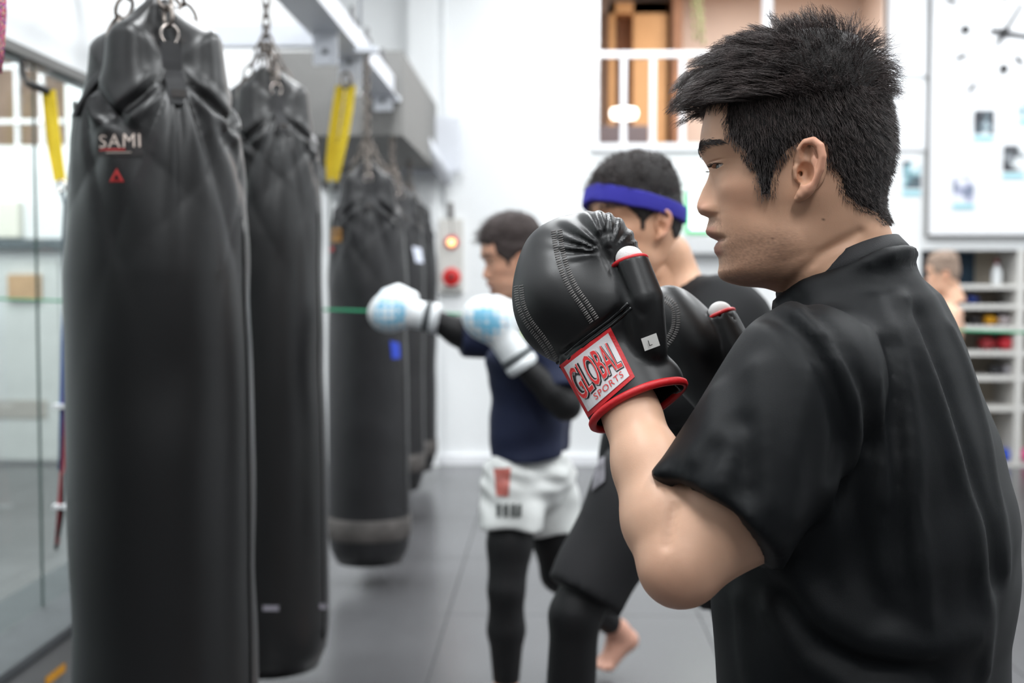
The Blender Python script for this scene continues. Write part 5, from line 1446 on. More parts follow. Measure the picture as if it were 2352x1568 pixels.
SEAM = [np3(P(1278, 832, 1.262)), np3(P(1335, 782, 1.232)), np3(P(1395, 737, 1.226)), np3(P(1442, 700, 1.235))]
# coarse pass to set the seam on the surface
gV, gQ = nets(glove1, (-0.07, 1.14, 1.13), (0.21, 1.44, 1.44), 0.006)
gt = bvh(gV, gQ)
q = [on_surface(gt, x, y) for (x, y) in ((1270, 842), (1300, 812), (1335, 782), (1368, 757), (1400, 733), (1425, 712), (1446, 694))]
SEAM = [np3(v) for v in q if v is not None]
q = [on_surface(gt, x, y) for (x, y) in ((1392, 533), (1380, 545), (1379, 560), (1388, 580), (1402, 605), (1425, 650), (1447, 690))]
CURL = [np3(v) for v in q if v is not None]
gV, gQ = nets(glove1, (-0.07, 1.14, 1.13), (0.21, 1.44, 1.44), 0.0024)
GL = empty('boxing_glove', np3(C2), 'black leather bag glove with a white and red lettered patch on its cuff', 'glove', 'bag gloves of the man in front')
gl = part('mitt', gV, gQ, M_glove, GL); gt = bvh(gV, gQ)
def trim_ring(c, R, ru, rn, r, m, parent, name, n=40, warp=None):
    pts = []
    for a in np.linspace(0, 2 * np.pi, n, endpoint=False):
        q = np3(c) + R[0] * (ru * math.cos(a)) + R[2] * (rn * math.sin(a))
        if warp: q = q + warp(a)
        pts.append(q)
    return MB().tube(pts, r, 8, closed=True).build(name, m, parent, True)
# red trim round the cuff: follow the rim of the built cuff
axc = (np3(C2) - np3(C1)); axc /= np.linalg.norm(axc)
pts = []
for a in np.linspace(0, 2 * np.pi, 64, endpoint=False):
    dr = RC[0] * math.cos(a) * 0.0482 + RC[2] * math.sin(a) * 0.0382
    dd = dr / np.linalg.norm(dr)
    o = np3(C2) - axc * 0.002 + dr * 2.0
    h = gt.ray_cast(Vector(o), Vector(-dd), 0.1)
    q = np3(h[0]) if h[0] is not None else np3(C2) + dr
    pts.append(q)
pts = np.array(pts)
for _ in range(3): pts = (pts + np.roll(pts, 1, 0) + np.roll(pts, -1, 0)) / 3
pts = pts + axc * 0.002
MB().tube([Vector(q) for q in pts], 0.0042, 8, closed=True).build('cuff_trim', M_glred, GL, True)
RT = frame(THC - THB)
trim_ring(tcut - tax * 0.001, RT, 0.0172, 0.0168, 0.0026, M_glred, GL, 'thumb_trim')
# logo patch
cor = ((1287, 838), (1401, 749), (1458, 866), (1353, 958))
uv, f = grid_uv(0, 0, 1, 1, 18, 14); lp = decal('logo_patch', gt, cor, uv, f, M_glred, GL, 0.0012); lp['label'] = 'white logo patch with a red border'
uv, f = grid_uv(0.055, 0.075, 0.925, 0.925, 18, 14); decal('patch_field', gt, cor, uv, f, mat('patch_white', (214, 210, 212), 0.6), lp, 0.0018)
tm = mat('text_red', (214, 40, 42), 0.6); tk = mat('text_black', (22, 20, 24), 0.6)
uv, f = text_uv('GLOBAL', 0.06, 0.15, 0.90, 0.69, bold=0.055, spacing=0.95, arch=0.05, scale_l=1.1); uv = [(u + 0.012, v + 0.02) for (u, v) in uv]
decal('letter_shadow', gt, cor, uv, f, tk, lp, 0.0022)
uv, f = text_uv('GLOBAL', 0.06, 0.15, 0.90, 0.69, bold=0.022, spacing=0.95, arch=0.05, scale_l=1.1); decal('letter_edge', gt, cor, uv, f, mat('text_pale', (222, 200, 200), 0.6), lp, 0.0026)
uv, f = text_uv('GLOBAL', 0.065, 0.165, 0.895, 0.675, bold=0.0, spacing=1.0, arch=0.05, scale_l=1.1); decal('lettering', gt, cor, uv, f, tm, lp, 0.0030)
uv, f = text_uv('SPORTS', 0.26, 0.76, 0.84, 0.87, bold=0.0, spacing=1.15); decal('lettering', gt, cor, uv, f, tm, lp, 0.0024)
# size tag
q0 = on_surface(gt, 1487, 786); q0 = np3(q0) if q0 is not None else np3(P(1487, 786, 1.23))
e1 = (np3(R3) * 0.93 + np3(U3) * 0.36); e2 = (np3(R3) * -0.30 + np3(U3) * 0.95); e3 = np3(T3)
V = [q0 + e1 * a * 0.0105 + e2 * b * 0.0072 + e3 * (0.0025 + 0.004 * (a > 0)) for (a, b) in ((-0.5, -1), (1, -1), (1, 0.8), (-0.5, 0.8))]
V += [v - e3 * 0.0012 for v in V]
tg = part('size_tag', V, [(0, 1, 2, 3), (7, 6, 5, 4), (0, 4, 5, 1), (1, 5, 6, 2), (2, 6, 7, 3), (3, 7, 4, 0)], mat('tag_white', (226, 224, 220), 0.7), GL, False)
tv, tf = text_mesh('L', 0.0085); part('tag_letter', [q0 + e1 * (x - 0.0005) + e2 * (y - 0.004) + e3 * 0.0060 for (x, y, z) in tv], tf, tk, tg, False)
# piping along the seam of mitt and cuff
for (off_, r_) in ((0, 0.0022), (12, 0.0016)):
    q = [on_surface(gt, x + off_ * 0.55, y + off_ * 0.85, 0.0004) for (x, y) in ((1281, 832), (1302, 812), (1335, 784), (1368, 759), (1400, 735), (1425, 714), (1444, 697))]
    q = [v for v in q if v is not None]; MB().tube(q, r_, 6).build('seam_piping', mat('piping_black', (16, 16, 17), 0.25), GL, True)
# stitching: rows of short threads laid on the leather
def stitches(tree, line, gap, wid, parent, name='stitching', off=0.0002, two=2, seglen=0.0035):
    line = np.array(line, float); t = np.linspace(0, 1, 200); s = np.concatenate([[0], np.cumsum(np.linalg.norm(np.diff(line, axis=0), axis=1))])
    X = np.stack(smooth_interp(t * s[-1], np.column_stack([s, line])), 1)
    d = np.gradient(X, axis=0); nrm = np.stack([-d[:, 1], d[:, 0]], 1); nrm /= np.linalg.norm(nrm, axis=1, keepdims=True)
    b = MB(); cnt = int(s[-1] / gap)
    for k in range(cnt):
        i = int((k + 0.5) / cnt * 199); dirn = d[i] / np.linalg.norm(d[i])
        for r in range(two):
            off2 = (r - (two - 1) / 2) * wid * 1.35
            for w_ in ((-0.5, 0.5),):
                a = X[i] + nrm[i] * (off2 + w_[0] * wid) - dirn * gap * 0.12; c = X[i] + nrm[i] * (off2 + w_[1] * wid) + dirn * gap * 0.12
                pa, pc = on_surface(tree, *a, off), on_surface(tree, *c, off)
                if pa is not None and pc is not None and (pa - pc).length < 0.02: b.tube([pa, pc], 0.00062, 5)
    if b.v:
        o = b.build(name, M_stitch, parent, True); o['kind'] = 'stuff'; return o
stitches(gt, [(1278, 528), (1284, 570), (1297, 620), (1318, 665), (1342, 700), (1366, 738)], 5.2, 11, gl)
stitches(gt, [(1191, 655), (1197, 700), (1215, 740), (1242, 775), (1262, 805), (1274, 828)], 5.2, 9, gl)
# far glove
C1r, C2r, MCr = P(1622, 838, 1.49), P(1690, 905, 1.478), P(1572, 768, 1.50)
RMr = frame(MCr - C1r); RCr = frame(C1r - C2r)
TA, TB, TC = P(1712, 880, 1.46), P(1690, 800, 1.455), P(1655, 722, 1.465); tcr = np3(TC); txr = np3(TC) - np3(TB); txr /= np.linalg.norm(txr)
def glove2(p):
    d = sell(p, np3(MCr), (0.039, 0.066, 0.055), RMr, 2.3)
    d = smin(d, ell(p, np3(P(1600, 800, 1.49)), (0.035, 0.05, 0.05), RMr.T), 0.02)
    cuff = ecyl(p, C1r, C2r, 0.046, 0.048, 0.042, 0.044, RCr)
    d = smin(d, cuff, 0.012)
    d = smax(d, -ecyl(p, C1r.lerp(C2r, 0.5), C1r.lerp(C2r, 1.3), 0.041, 0.044, 0.037, 0.04, RCr), 0.002)
    th = smax(chain_cap(p, [np3(P(1660, 900, 1.475)), np3(TA), np3(TB), tcr + txr * 0.02], [0.022, 0.022, 0.021, 0.0165]), plane(p, tcr, txr), 0.0015)
    d = smin(d, th, 0.006)
    return smax(d, -smax(cap(p, tcr, tcr - txr * 0.03, 0.0135, 0.0135), -plane(p, tcr - txr * 0.02, txr), 0.002), 0.001)
g2V, g2Q = nets(glove2, (0.12, 1.36, 1.12), (0.36, 1.60, 1.36), 0.0036)
GL2 = empty('boxing_glove', np3(C2r), 'black bag glove of the man in front, on the hand behind, half hidden', 'glove', 'bag gloves of the man in front')
gl2 = part('mitt', g2V, g2Q, M_glove, GL2); gt2 = bvh(g2V, g2Q)
trim_ring(np3(C2r), RCr, 0.0465, 0.0425, 0.004, M_glred, GL2, 'cuff_trim')
trim_ring(tcr - txr * 0.001, frame(TC - TB), 0.0162, 0.0160, 0.0028, M_glred, GL2, 'thumb_trim')
stitches(gt2, [(1524, 684), (1545, 700), (1553, 725), (1550, 755), (1533, 785), (1512, 806)], 5.0, 8, gl2)
# thumbs in white hand wrap
for (c, ax) in ((tcut, tax), (tcr, txr)):
    def thumb(p, c=c, ax=ax):
        return smin(cap(p, c - ax * 0.025, c + ax * 0.001, 0.0125, 0.0135), ell(p, c + ax * 0.003 + np3(R3) * 0.001, (0.0138, 0.0130, 0.0125)), 0.004)
    V, Q = nets(thumb, c - 0.05, c + 0.05, 0.002); part('hand_wrap', V, Q, M_wrap, man, True, None, 'thumb tip wrapped in white bandage')
# ================================================================== THE OTHER BOXERS
M_blackcloth = mat('black_cloth', (17, 18, 20), 0.75, spec=0.3)
M_shorts = mat('black_shorts', (30, 30, 32), 0.75, spec=0.3)
M_legg = mat('black_leggings', (13, 13, 15), 0.6, spec=0.35)
def fist(p, W_, H, nrm):
    """closed hand: palm, four curled fingers, thumb"""
    W_, H, nrm = map(np3, (W_, H, nrm)); ax = H - W_; ax /= np.linalg.norm(ax); nrm = nrm - ax * (nrm @ ax); nrm /= np.linalg.norm(nrm); sd = np.cross(ax, nrm)
    d = ell(p, H, (0.042, 0.024, 0.045), np.stack([sd, nrm, ax], 1))
    for k in range(4):
        b = H + sd * (-0.03 + 0.02 * k) + ax * (0.036 - 0.004 * abs(k - 1.2)); e = b + ax * 0.012 - nrm * 0.032; t = e - ax * 0.034 - nrm * 0.004
        d = smin(d, chain_cap(p, [b, e, t], [0.0105, 0.0105, 0.009]), 0.005)
    t0 = H + sd * -0.038 - ax * 0.015; d = smin(d, chain_cap(p, [t0, t0 + ax * 0.035 - nrm * 0.02, t0 + ax * 0.045 - nrm * 0.035 + sd * 0.03], [0.013, 0.011, 0.0095]), 0.006)
    return d
def foot(p, A, toe, heel=0.02):
    """foot from ankle A to the ball at toe, with five toes"""
    A, toe = np3(A), np3(toe); ax = toe - A; ax[2] *= 0.8; fl = ax * np.array([1, 1, 0]); fl /= np.linalg.norm(fl) + 1e-9; sd = np.array([-fl[1], fl[0], 0])
    d = cap(p, A, toe - fl * 0.01, 0.036, 0.026)
    hl = A - fl * 0.035 + (A - toe) * 0.05; hl[2] = max(0.03, A[2] - 0.035); d = smin(d, cap(p, A, hl, 0.034, 0.03), 0.02)
    d = smin(d, cap(p, hl, toe + sd * 0.015, 0.028, 0.022), 0.02); d = smin(d, cap(p, hl, toe - sd * 0.02, 0.028, 0.022), 0.02)
    for k in range(5):
        q = toe + sd * (-0.036 + 0.018 * k); q[2] = max(toe[2] - 0.006, 0.013)
        d = smin(d, cap(p, q, q + fl * (0.045 - 0.005 * k), 0.013, 0.010), 0.006)
    return smax(d, 0.002 - p[2], 0.004)
def leg_d(p, H, K, A, g=0.0, s=1.0):
    H, K, A = map(np3, (H, K, A)); c = K * 0.62 + A * 0.38
    d = smin(cap(p, H, H * 0.4 + K * 0.6, 0.085 * s + g, 0.068 * s + g), cap(p, H * 0.4 + K * 0.6, K, 0.068 * s + g, 0.055 * s + g), 0.02)
    d = smin(d, cap(p, K, c, 0.053 * s + g, 0.056 * s + g), 0.02)
    return smin(d, cap(p, c, A, 0.055 * s + g, 0.036 * s + g), 0.02)
def arm_d(p, S, E, W_, g=0.0):
    S, E, W_ = map(np3, (S, E, W_)); f = E * 0.75 + W_ * 0.25
    d = smin(cap(p, S, E, 0.052 + g, 0.040 + g), cap(p, E, f, 0.040 + g, 0.041 + g), 0.015)
    return smin(d, cap(p, f, W_, 0.041 + g, 0.027 + g), 0.015)
def trunk_d(p, N, C, H, lat, fw, wc=0.10, wh=0.07, r=0.105, g=0.0):
    """neck base, chest centre, hip centre; lat = sideways unit vector"""
    N, C, H, lat, fw = map(np3, (N, C, H, lat, fw)); d = None
    for sg in (-1, 1):
        e = chain_cap(p, [N + lat * sg * 0.05 - np.array([0, 0, 0.03]), C + lat * sg * wc, (C + H) / 2 + lat * sg * wh * 0.95, H + lat * sg * wh], [0.045 + g, r + g, r * 0.95 + g, r + g], 0.03)
        d = e if d is None else smin(d, e, 0.06)
    return d
def bounds(pts, m=0.16):
    a = np.array([np3(q) for q in pts]); return a.min(0) - m, a.max(0) + m

# ------------------------------------------------------------------ man with the blue headband
D2 = 2.6
def A2(px, py, dz=0.0): return P(px, py, D2 + dz)
m2 = empty('person', (A2(1480, 1100).x, A2(1480, 1100).y, 0.0), 'man with a blue headband and black shirt behind the raised glove', 'person')
y2_ = math.radians(34)
f2 = -R3 * math.cos(y2_) + T3 * math.sin(y2_); l2 = T3 * math.cos(y2_) + R3 * math.sin(y2_)
M2 = head_frame(A2(1460, 516, -0.02), f2, l2)
rng2 = np.random.default_rng(5)
hv2, hf2, hc2 = add_head(M2, m2, (214, 166, 136), rng2, hi=False, stub=(168, 132, 112))
b2 = math.radians(28); bf2 = np3(-R3 * math.cos(b2) + T3 * math.sin(b2)) * [1, 1, 0]; bf2 /= np.linalg.norm(bf2); bl2 = np.array([-bf2[1], bf2[0], 0])
NK, CH, HP = A2(1548, 650, 0.02), A2(1574, 770, 0.03), A2(1545, 1080, 0.04)
LS, LE, LW, LH = A2(1668, 712, -0.10), A2(1560, 905, -0.22), A2(1440, 800, -0.22), A2(1415, 735, -0.22)
RS, RE, RW, RH = A2(1475, 715, 0.14), A2(1478, 880, 0.05), A2(1405, 770, -0.05), A2(1388, 705, -0.06)
LHp, LK = A2(1472, 1120, -0.04), A2(1320, 1412, -0.12); LA = Vector((A2(1290, 1500, -0.1).x, LK.y + 0.02, 0.085)); LT = LA + Vector(bf2) * 0.14 + Vector((0, 0, -0.06))
RHp, RK = A2(1600, 1115, 0.10), A2(1690, 1400, 0.16); RA = Vector((A2(1800, 1500, 0.3).x, RK.y + 0.12, 0.10)); RT2 = RA + Vector(bf2) * 0.13 + Vector((0, 0, -0.075))
def man2(p):
    d = trunk_d(p, NK, CH, HP, bl2, bf2, 0.10, 0.07, 0.095)
    d = smin(d, cap(p, np3(A2(1530, 590, 0.0)), np3(NK), 0.055, 0.06), 0.03)
    for (S, E, W_, H) in ((LS, LE, LW, LH), (RS, RE, RW, RH)): d = smin(d, smin(arm_d(p, S, E, W_), fist(p, W_, H, -bf2), 0.02), 0.02)
    for (H, K, A, T) in ((LHp, LK, LA, LT), (RHp, RK, RA, RT2)): d = smin(d, smin(leg_d(p, H, K, A, 0, 0.86), foot(p, A, T), 0.02), 0.02)
    return d
lo2, hi2 = bounds([NK, LS, RS, LE, RE, LH, RH, LK, RK, LA, RA, LT, RT2]); lo2[2] = -0.01
V, Q = nets(man2, lo2, hi2, 0.011); n2 = len(hv2)
part('body', np.concatenate([hv2, V]), list(hf2) + (Q + n2).tolist(), M_skin, m2, True, np.concatenate([hc2, np.ones((len(V), 3)) * np.array(lin((214, 168, 138)))]))
def sh2(p):
    d = trunk_d(p, NK, CH, HP, bl2, bf2, 0.105, 0.08, 0.108, 0.012)
    for (S, E) in ((LS, LE), (RS, RE)):
        S, E = np3(S), np3(E); ax = (E - S) / np.linalg.norm(E - S)
        d = smin(d, smax(cap(p, S, E, 0.072, 0.066), plane(p, S + ax * 0.38, ax), 0.004), 0.03)
    d = smax(d, -cap(p, np3(A2(1522, 560, -0.03)), np3(A2(1536, 628, -0.02)), 0.06, 0.068), 0.006)
    d = smax(d, np3(HP)[2] - 0.06 - p[2], 0.004)
    return d + 0.004 * np.sin(p[0] * 26 + 4 * np.sin(p[2] * 11)) * np.sin(p[2] * 16)
V, Q = nets(sh2, *bounds([NK, LS, RS, LE, RE, HP], 0.2), 0.010); part('shirt', V, Q, M_blackcloth, m2)
def so2(p):
    d = ell(p, np3(HP) + np.array([0, 0, -0.02]), (0.16, 0.16, 0.13))
    for (H, K) in ((LHp, LK), (RHp, RK)):
        H, K = np3(H), np3(K); ax = (K - H) / np.linalg.norm(K - H); e = H + (K - H) * 0.86
        d = smin(d, smax(cap(p, H, e + ax * 0.08, 0.100, 0.076), plane(p, e, ax), 0.004), 0.03)
    return smax(d, p[2] - np3(HP)[2] - 0.05, 0.004) + 0.003 * np.sin(p[0] * 30 + p[2] * 22)
V, Q = nets(so2, *bounds([HP, LK, RK, LHp, RHp], 0.2), 0.010); sho2 = part('shorts', V, Q, M_shorts, m2)
t2 = bvh(V, Q)
uv, f = grid_uv(0, 0, 1, 1, 5, 5); pz = on_surface(t2, 1395, 1115)
if pz is not None: decal('grey_print', t2, ((1372, 1058), (1392, 1050), (1392, 1105), (1362, 1130)), uv, f, mat('print_grey', (120, 118, 124), 0.7, var=0.5, vscale=40), sho2, 0.004)
def le2(p):
    d = None
    for (H, K, A) in ((LHp, LK, LA), (RHp, RK, RA)):
        e = leg_d(p, H, K, A, 0.004, 0.86); d = e if d is None else np.minimum(d, e)
    return smax(d, 0.13 - p[2], 0.003)
V, Q = nets(le2, *bounds([LHp, RHp, LK, RK, LA, RA], 0.14), 0.011); part('leggings', V, Q, M_legg, m2)
POLY2 = np.array([(1590, 262), (1640, 255), (1674, 262), (1680, 318), (1716, 345), (1740, 372), (1750, 420), (1772, 420), (1780, 370), (1818, 338), (1845, 322), (1893, 325), (1903, 370), (1926, 410), (1940, 440), (1980, 456), (2040, 462), (2110, 440), (2110, 300), (2060, 60), (1850, 0), (1560, 60), (1540, 240)], float)
def th2(px, py, l): return 0.005 + 0.004 * np.clip((230 - py) / 90, 0, 1) * np.clip((2050 - px) / 100, 0.4, 1)
hair_cap(M2, m2, th2, POLY2, M_haircap, 'hair', 0.0012, 2)
def quick_hair(M, person, rng, n, poly, up=0.5, L=0.03, fwd=0.4, r=0.0009, minu=250):
    px, py = to_img((1830 - HG[..., 0] * SPX).ravel(), (400 - HG[..., 2] * SPX).ravel(), HG[..., 1].ravel()); ok = in_poly(px, py, poly) & (py < minu)
    ii = rng.choice(np.nonzero(ok)[0], n); p = HG.reshape(-1, 3)[ii]; nn = HN.reshape(-1, 3)[ii]
    d = nn * up + np.array([fwd, 0, 0.2]) + rng.normal(size=p.shape) * 0.3; d /= np.linalg.norm(d, axis=1, keepdims=True); Ls = L * rng.uniform(0.6, 1.2, (n, 1))
    c = np.stack([p + nn * 0.004, p + nn * 0.008 + d * Ls * 0.5, p + nn * 0.006 + d * Ls + np.array([0.2, 0, -0.15]) * Ls], 1)
    strands('hair_tuft', head_world(M, c.reshape(-1, 3)).reshape(c.shape), r, M_hair, person)
quick_hair(M2, m2, rng2, 1500, POLY2, 0.5, 0.015, 0.5)
band = np.array([(1560, 232), (1640, 232), (1760, 244), (1880, 266), (1990, 294), (2090, 322), (2090, 402), (1990, 374), (1880, 346), (1760, 326), (1640, 314), (1560, 312)], float)
hb = hair_cap(M2, m2, lambda px, py, l: 0.0135 + 0 * px, band, mat('headband_blue', (48, 44, 158), 0.8, bump=0.5, bscale=700), 'headband', 0.0, 1, 7.0); hb['label'] = 'royal blue cloth headband'

# ------------------------------------------------------------------ man punching the bag
D3 = 3.75
def A3(px, py, dz=0.0): return P(px, py, D3 + dz)
m3 = empty('person', (A3(1220, 1060).x, A3(1220, 1060).y, 0.0), 'man in white satin shorts and black leggings punching the third bag', 'person')
y3 = math.radians(14)
f3 = -R3 * math.cos(y3) + T3 * math.sin(y3) - U3 * 0.10; l3 = T3 * math.cos(y3) + R3 * math.sin(y3)
M3 = head_frame(A3(1183, 602, -0.02), f3, l3, 0.97)
rng3 = np.random.default_rng(8)
hv3, hf3, hc3 = add_head(M3, m3, (204, 154, 128), rng3, hi=False, stub=(150, 116, 100))
b3 = math.radians(-12); bf3 = np3(-R3 * math.cos(b3) + T3 * math.sin(b3)) * [1, 1, 0]; bf3 /= np.linalg.norm(bf3); bl3 = np.array([-bf3[1], bf3[0], 0])
NK3, CH3, HP3 = A3(1228, 715, 0.0), A3(1222, 830, 0.0), A3(1217, 1075, 0.02)
LS3, LE3, LW3, LG3 = A3(1275, 770, -0.15), A3(1300, 930, -0.25), A3(1190, 825, -0.25), A3(1128, 735, -0.25)
RS3, RE3, RW3, RG3 = A3(1190, 765, 0.16), A3(1072, 772, 0.12), A3(985, 728, 0.10), A3(905, 712, 0.10)
LH3, LK3 = A3(1182, 1100, -0.07), A3(1163, 1355, -0.12); LA3 = Vector((A3(1162, 1500, -0.1).x, LK3.y + 0.03, 0.085)); LT3 = LA3 + Vector(bf3) * 0.14 + Vector((0, 0, -0.06))
RH3, RK3 = A3(1252, 1105, 0.09), A3(1282, 1318, 0.12); RA3 = P(1420, 1448, 4.10); RT3 = P(1392, 1522, 4.09); RT3.z = max(RT3.z, 0.025)
def man3(p):
    d = trunk_d(p, NK3, CH3, HP3, bl3, bf3, 0.09, 0.06, 0.088)
    d = smin(d, cap(p, np3(A3(1205, 640, 0.0)), np3(NK3), 0.052, 0.056), 0.03)
    for (S, E, W_, H) in ((LS3, LE3, LW3, LG3), (RS3, RE3, RW3, RG3)): d = smin(d, smin(arm_d(p, S, E, W_), fist(p, W_, np3(W_) * 0.35 + np3(H) * 0.65, bf3), 0.02), 0.02)
    for (H, K, A, T) in ((LH3, LK3, LA3, LT3), (RH3, RK3, RA3, RT3)): d = smin(d, smin(leg_d(p, H, K, A, 0, 0.92), foot(p, A, T), 0.015), 0.02)
    return d
lo3, hi3 = bounds([NK3, LS3, RS3, LE3, RE3, LG3, RG3, LK3, RK3, LA3, RA3, LT3, RT3]); lo3[2] = -0.01
V, Q = nets(man3, lo3, hi3, 0.010); n3 = len(hv3)
part('body', np.concatenate([hv3, V]), list(hf3) + (Q + n3).tolist(), M_skin, m3, True, np.concatenate([hc3, np.ones((len(V), 3)) * np.array(lin((206, 156, 136)))]))
M_navy = mat('navy_jersey', (30, 37, 62), 0.7, var=0.12, vscale=6, spec=0.3)
def sh3(p):
    d = trunk_d(p, NK3, CH3, np3(HP3) + np.array([0, 0, -0.02]), bl3, bf3, 0.095, 0.075, 0.098, 0.014)
    for (S, E) in ((LS3, LE3), (RS3, RE3)):
        S, E = np3(S), np3(E); ax = (E - S) / np.linalg.norm(E - S)
        d = smin(d, smax(cap(p, S, E, 0.074, 0.070), plane(p, S + ax * 0.19, ax), 0.004), 0.03)
    d = smax(d, -cap(p, np3(A3(1200, 660, -0.02)), np3(A3(1214, 706, -0.01)), 0.058, 0.064), 0.006)
    d = smax(d, np3(A3(1217, 1043))[2] - p[2] + 0.25 * (p[0] - float(HP3.x)) * 0.1, 0.003)
    return d + 0.005 * np.sin(p[0] * 22 + 5 * np.sin(p[2] * 12)) * np.sin(p[2] * 20 + 3 * p[1])
V, Q = nets(sh3, *bounds([NK3, LS3, RS3, LE3, RE3, HP3], 0.2), 0.009); s3 = part('shirt', V, Q, M_navy, m3)
t3 = bvh(V, Q); uv, f = grid_uv(0, 0, 1, 1, 6, 8)
decal('green_print', t3, ((1188, 720), (1214, 726), (1224, 790), (1200, 770)), uv, f, mat('lime_print', (150, 175, 50), 0.7, var=0.3, vscale=60), s3, 0.006)
def ar3(p):
    return np.minimum(arm_d(p, LS3, LE3, LW3, 0.004), arm_d(p, RS3, RE3, RW3, 0.004))
V, Q = nets(ar3, *bounds([LS3, LE3, LW3, RS3, RE3, RW3], 0.1), 0.010); part('under_sleeves', V, Q, M_legg, m3); 
def le3(p):
    d = None
    for (H, K, A, z) in ((LH3, LK3, LA3, 0.12), (RH3, RK3, RA3, 0)):
        e = leg_d(p, H, K, A, 0.004, 0.92)
        if z: e = smax(e, z - p[2], 0.003)
        else:
            ax = np3(A) - np3(K); ax /= np.linalg.norm(ax); e = smax(e, plane(p, np3(A) - ax * 0.045, ax), 0.003)
        d = e if d is None else np.minimum(d, e)
    return d
V, Q = nets(le3, *bounds([LH3, RH3, LK3, RK3, LA3, RA3], 0.14), 0.010); part('leggings', V, Q, M_legg, m3)
M_satin = mat('white_satin', (224, 226, 224), 0.3, var=0.06, vscale=14, coat=0.3)
def so3(p):
    d = ell(p, np3(A3(1220, 1085, 0.01)), (0.128, 0.14, 0.12))
    for (H, K, fr) in ((LH3, LK3, 0.47), (RH3, RK3, 0.52)):
        H, K = np3(H), np3(K); ax = (K - H) / np.linalg.norm(K - H); e = H + (K - H) * fr
        d = smin(d, smax(cap(p, H, e + ax * 0.08, 0.100, 0.098), plane(p, e, ax), 0.004), 0.02)
    d = smax(d, p[2] - np3(A3(1217, 1035))[2], 0.004)
    return d + 0.0055 * np.sin(p[0] * 40 + p[2] * 46 + 4 * np.sin(p[2] * 17)) * np.cos(p[1] * 30 - p[2] * 20)
V, Q = nets(so3, *bounds([A3(1220, 1085), LH3, RH3, np3(LH3) * .5 + np3(LK3) * .5, np3(RH3) * .5 + np3(RK3) * .5], 0.2), 0.008); s3 = part('shorts', V, Q, M_satin, m3); s3['label'] = 'white satin fight shorts with red and black prints'
t3 = bvh(V, Q)
uv, f = grid_uv(0, 0, 1, 1, 6, 10); decal('red_print', t3, ((1136, 1075), (1174, 1075), (1168, 1140), (1142, 1138)), uv, f, mat('red_faded_print', (196, 110, 100), 0.5, var=0.35, vscale=45), s3, 0.005)
for k, x0 in enumerate((1142, 1158, 1174, 1187)):
    uv, f = grid_uv(0, 0, 1, 1, 3, 5); decal('black_print', t3, ((x0, 1158 + 2 * (k % 2)), (x0 + 10, 1156), (x0 + 10, 1186), (x0, 1188)), uv, f, mat('black_glyph', (70, 74, 72), 0.6), s3, 0.005)
POLY3 = np.array([(1590, 270), (1640, 262), (1676, 256), (1684, 318), (1718, 345), (1742, 372), (1752, 410), (1772, 410), (1780, 370), (1818, 338), (1845, 322), (1893, 325), (1903, 370), (1926, 410), (1940, 440), (1980, 456), (2040, 462), (2110, 440), (2110, 300), (2060, 60), (1850, 0), (1560, 60), (1540, 240)], float)
hair_cap(M3, m3, lambda px, py, l: 0.006 + 0.011 * np.clip((230 - py) / 90, 0, 1) * np.clip((1900 - px) / 100, 0.3, 1), POLY3, mat('dark_brown_hair_mass', (52, 42, 40), 0.8), 'hair', 0.001, 2)
quick_hair(M3, m3, rng3, 900, POLY3, 0.3, 0.028, 0.8, 0.001)
# his white and sky blue gloves
M_gw = mat('glove_white', (232, 236, 238), 0.4)
chk = mat('glove_white_blue', (232, 236, 238), 0.4)
nt = chk.node_tree; tc = nt.nodes.new('ShaderNodeTexCoord'); vo = nt.nodes.new('ShaderNodeTexVoronoi'); vo.inputs['Scale'].default_value = 46; vo.inputs['Randomness'].default_value = 0.0
mr = nt.nodes.new('ShaderNodeMapRange'); mr.inputs[1].default_value = 0.38; mr.inputs[2].default_value = 0.5
sx = nt.nodes.new('ShaderNodeSeparateXYZ'); nt.links.new(tc.outputs['Object'], sx.inputs[0])
at = nt.nodes.new('ShaderNodeAttribute'); at.attribute_name = 'Col'
ml = nt.nodes.new('ShaderNodeMath'); ml.operation = 'MULTIPLY'; mxn = nt.nodes.new('ShaderNodeMix'); mxn.data_type = 'RGBA'
nt.links.new(tc.outputs['Object'], vo.inputs['Vector']); nt.links.new(vo.outputs['Distance'], mr.inputs[0]); nt.links.new(mr.outputs[0], ml.inputs[0]); nt.links.new(at.outputs['Fac'], ml.inputs[1]); nt.links.new(ml.outputs[0], mxn.inputs['Factor'])
mxn.inputs['A'].default_value = (*lin((234, 238, 240)), 1); mxn.inputs['B'].default_value = (*lin((120, 190, 222)), 1); nt.links.new(mxn.outputs['Result'], nt.nodes['Principled BSDF'].inputs['Base Color'])
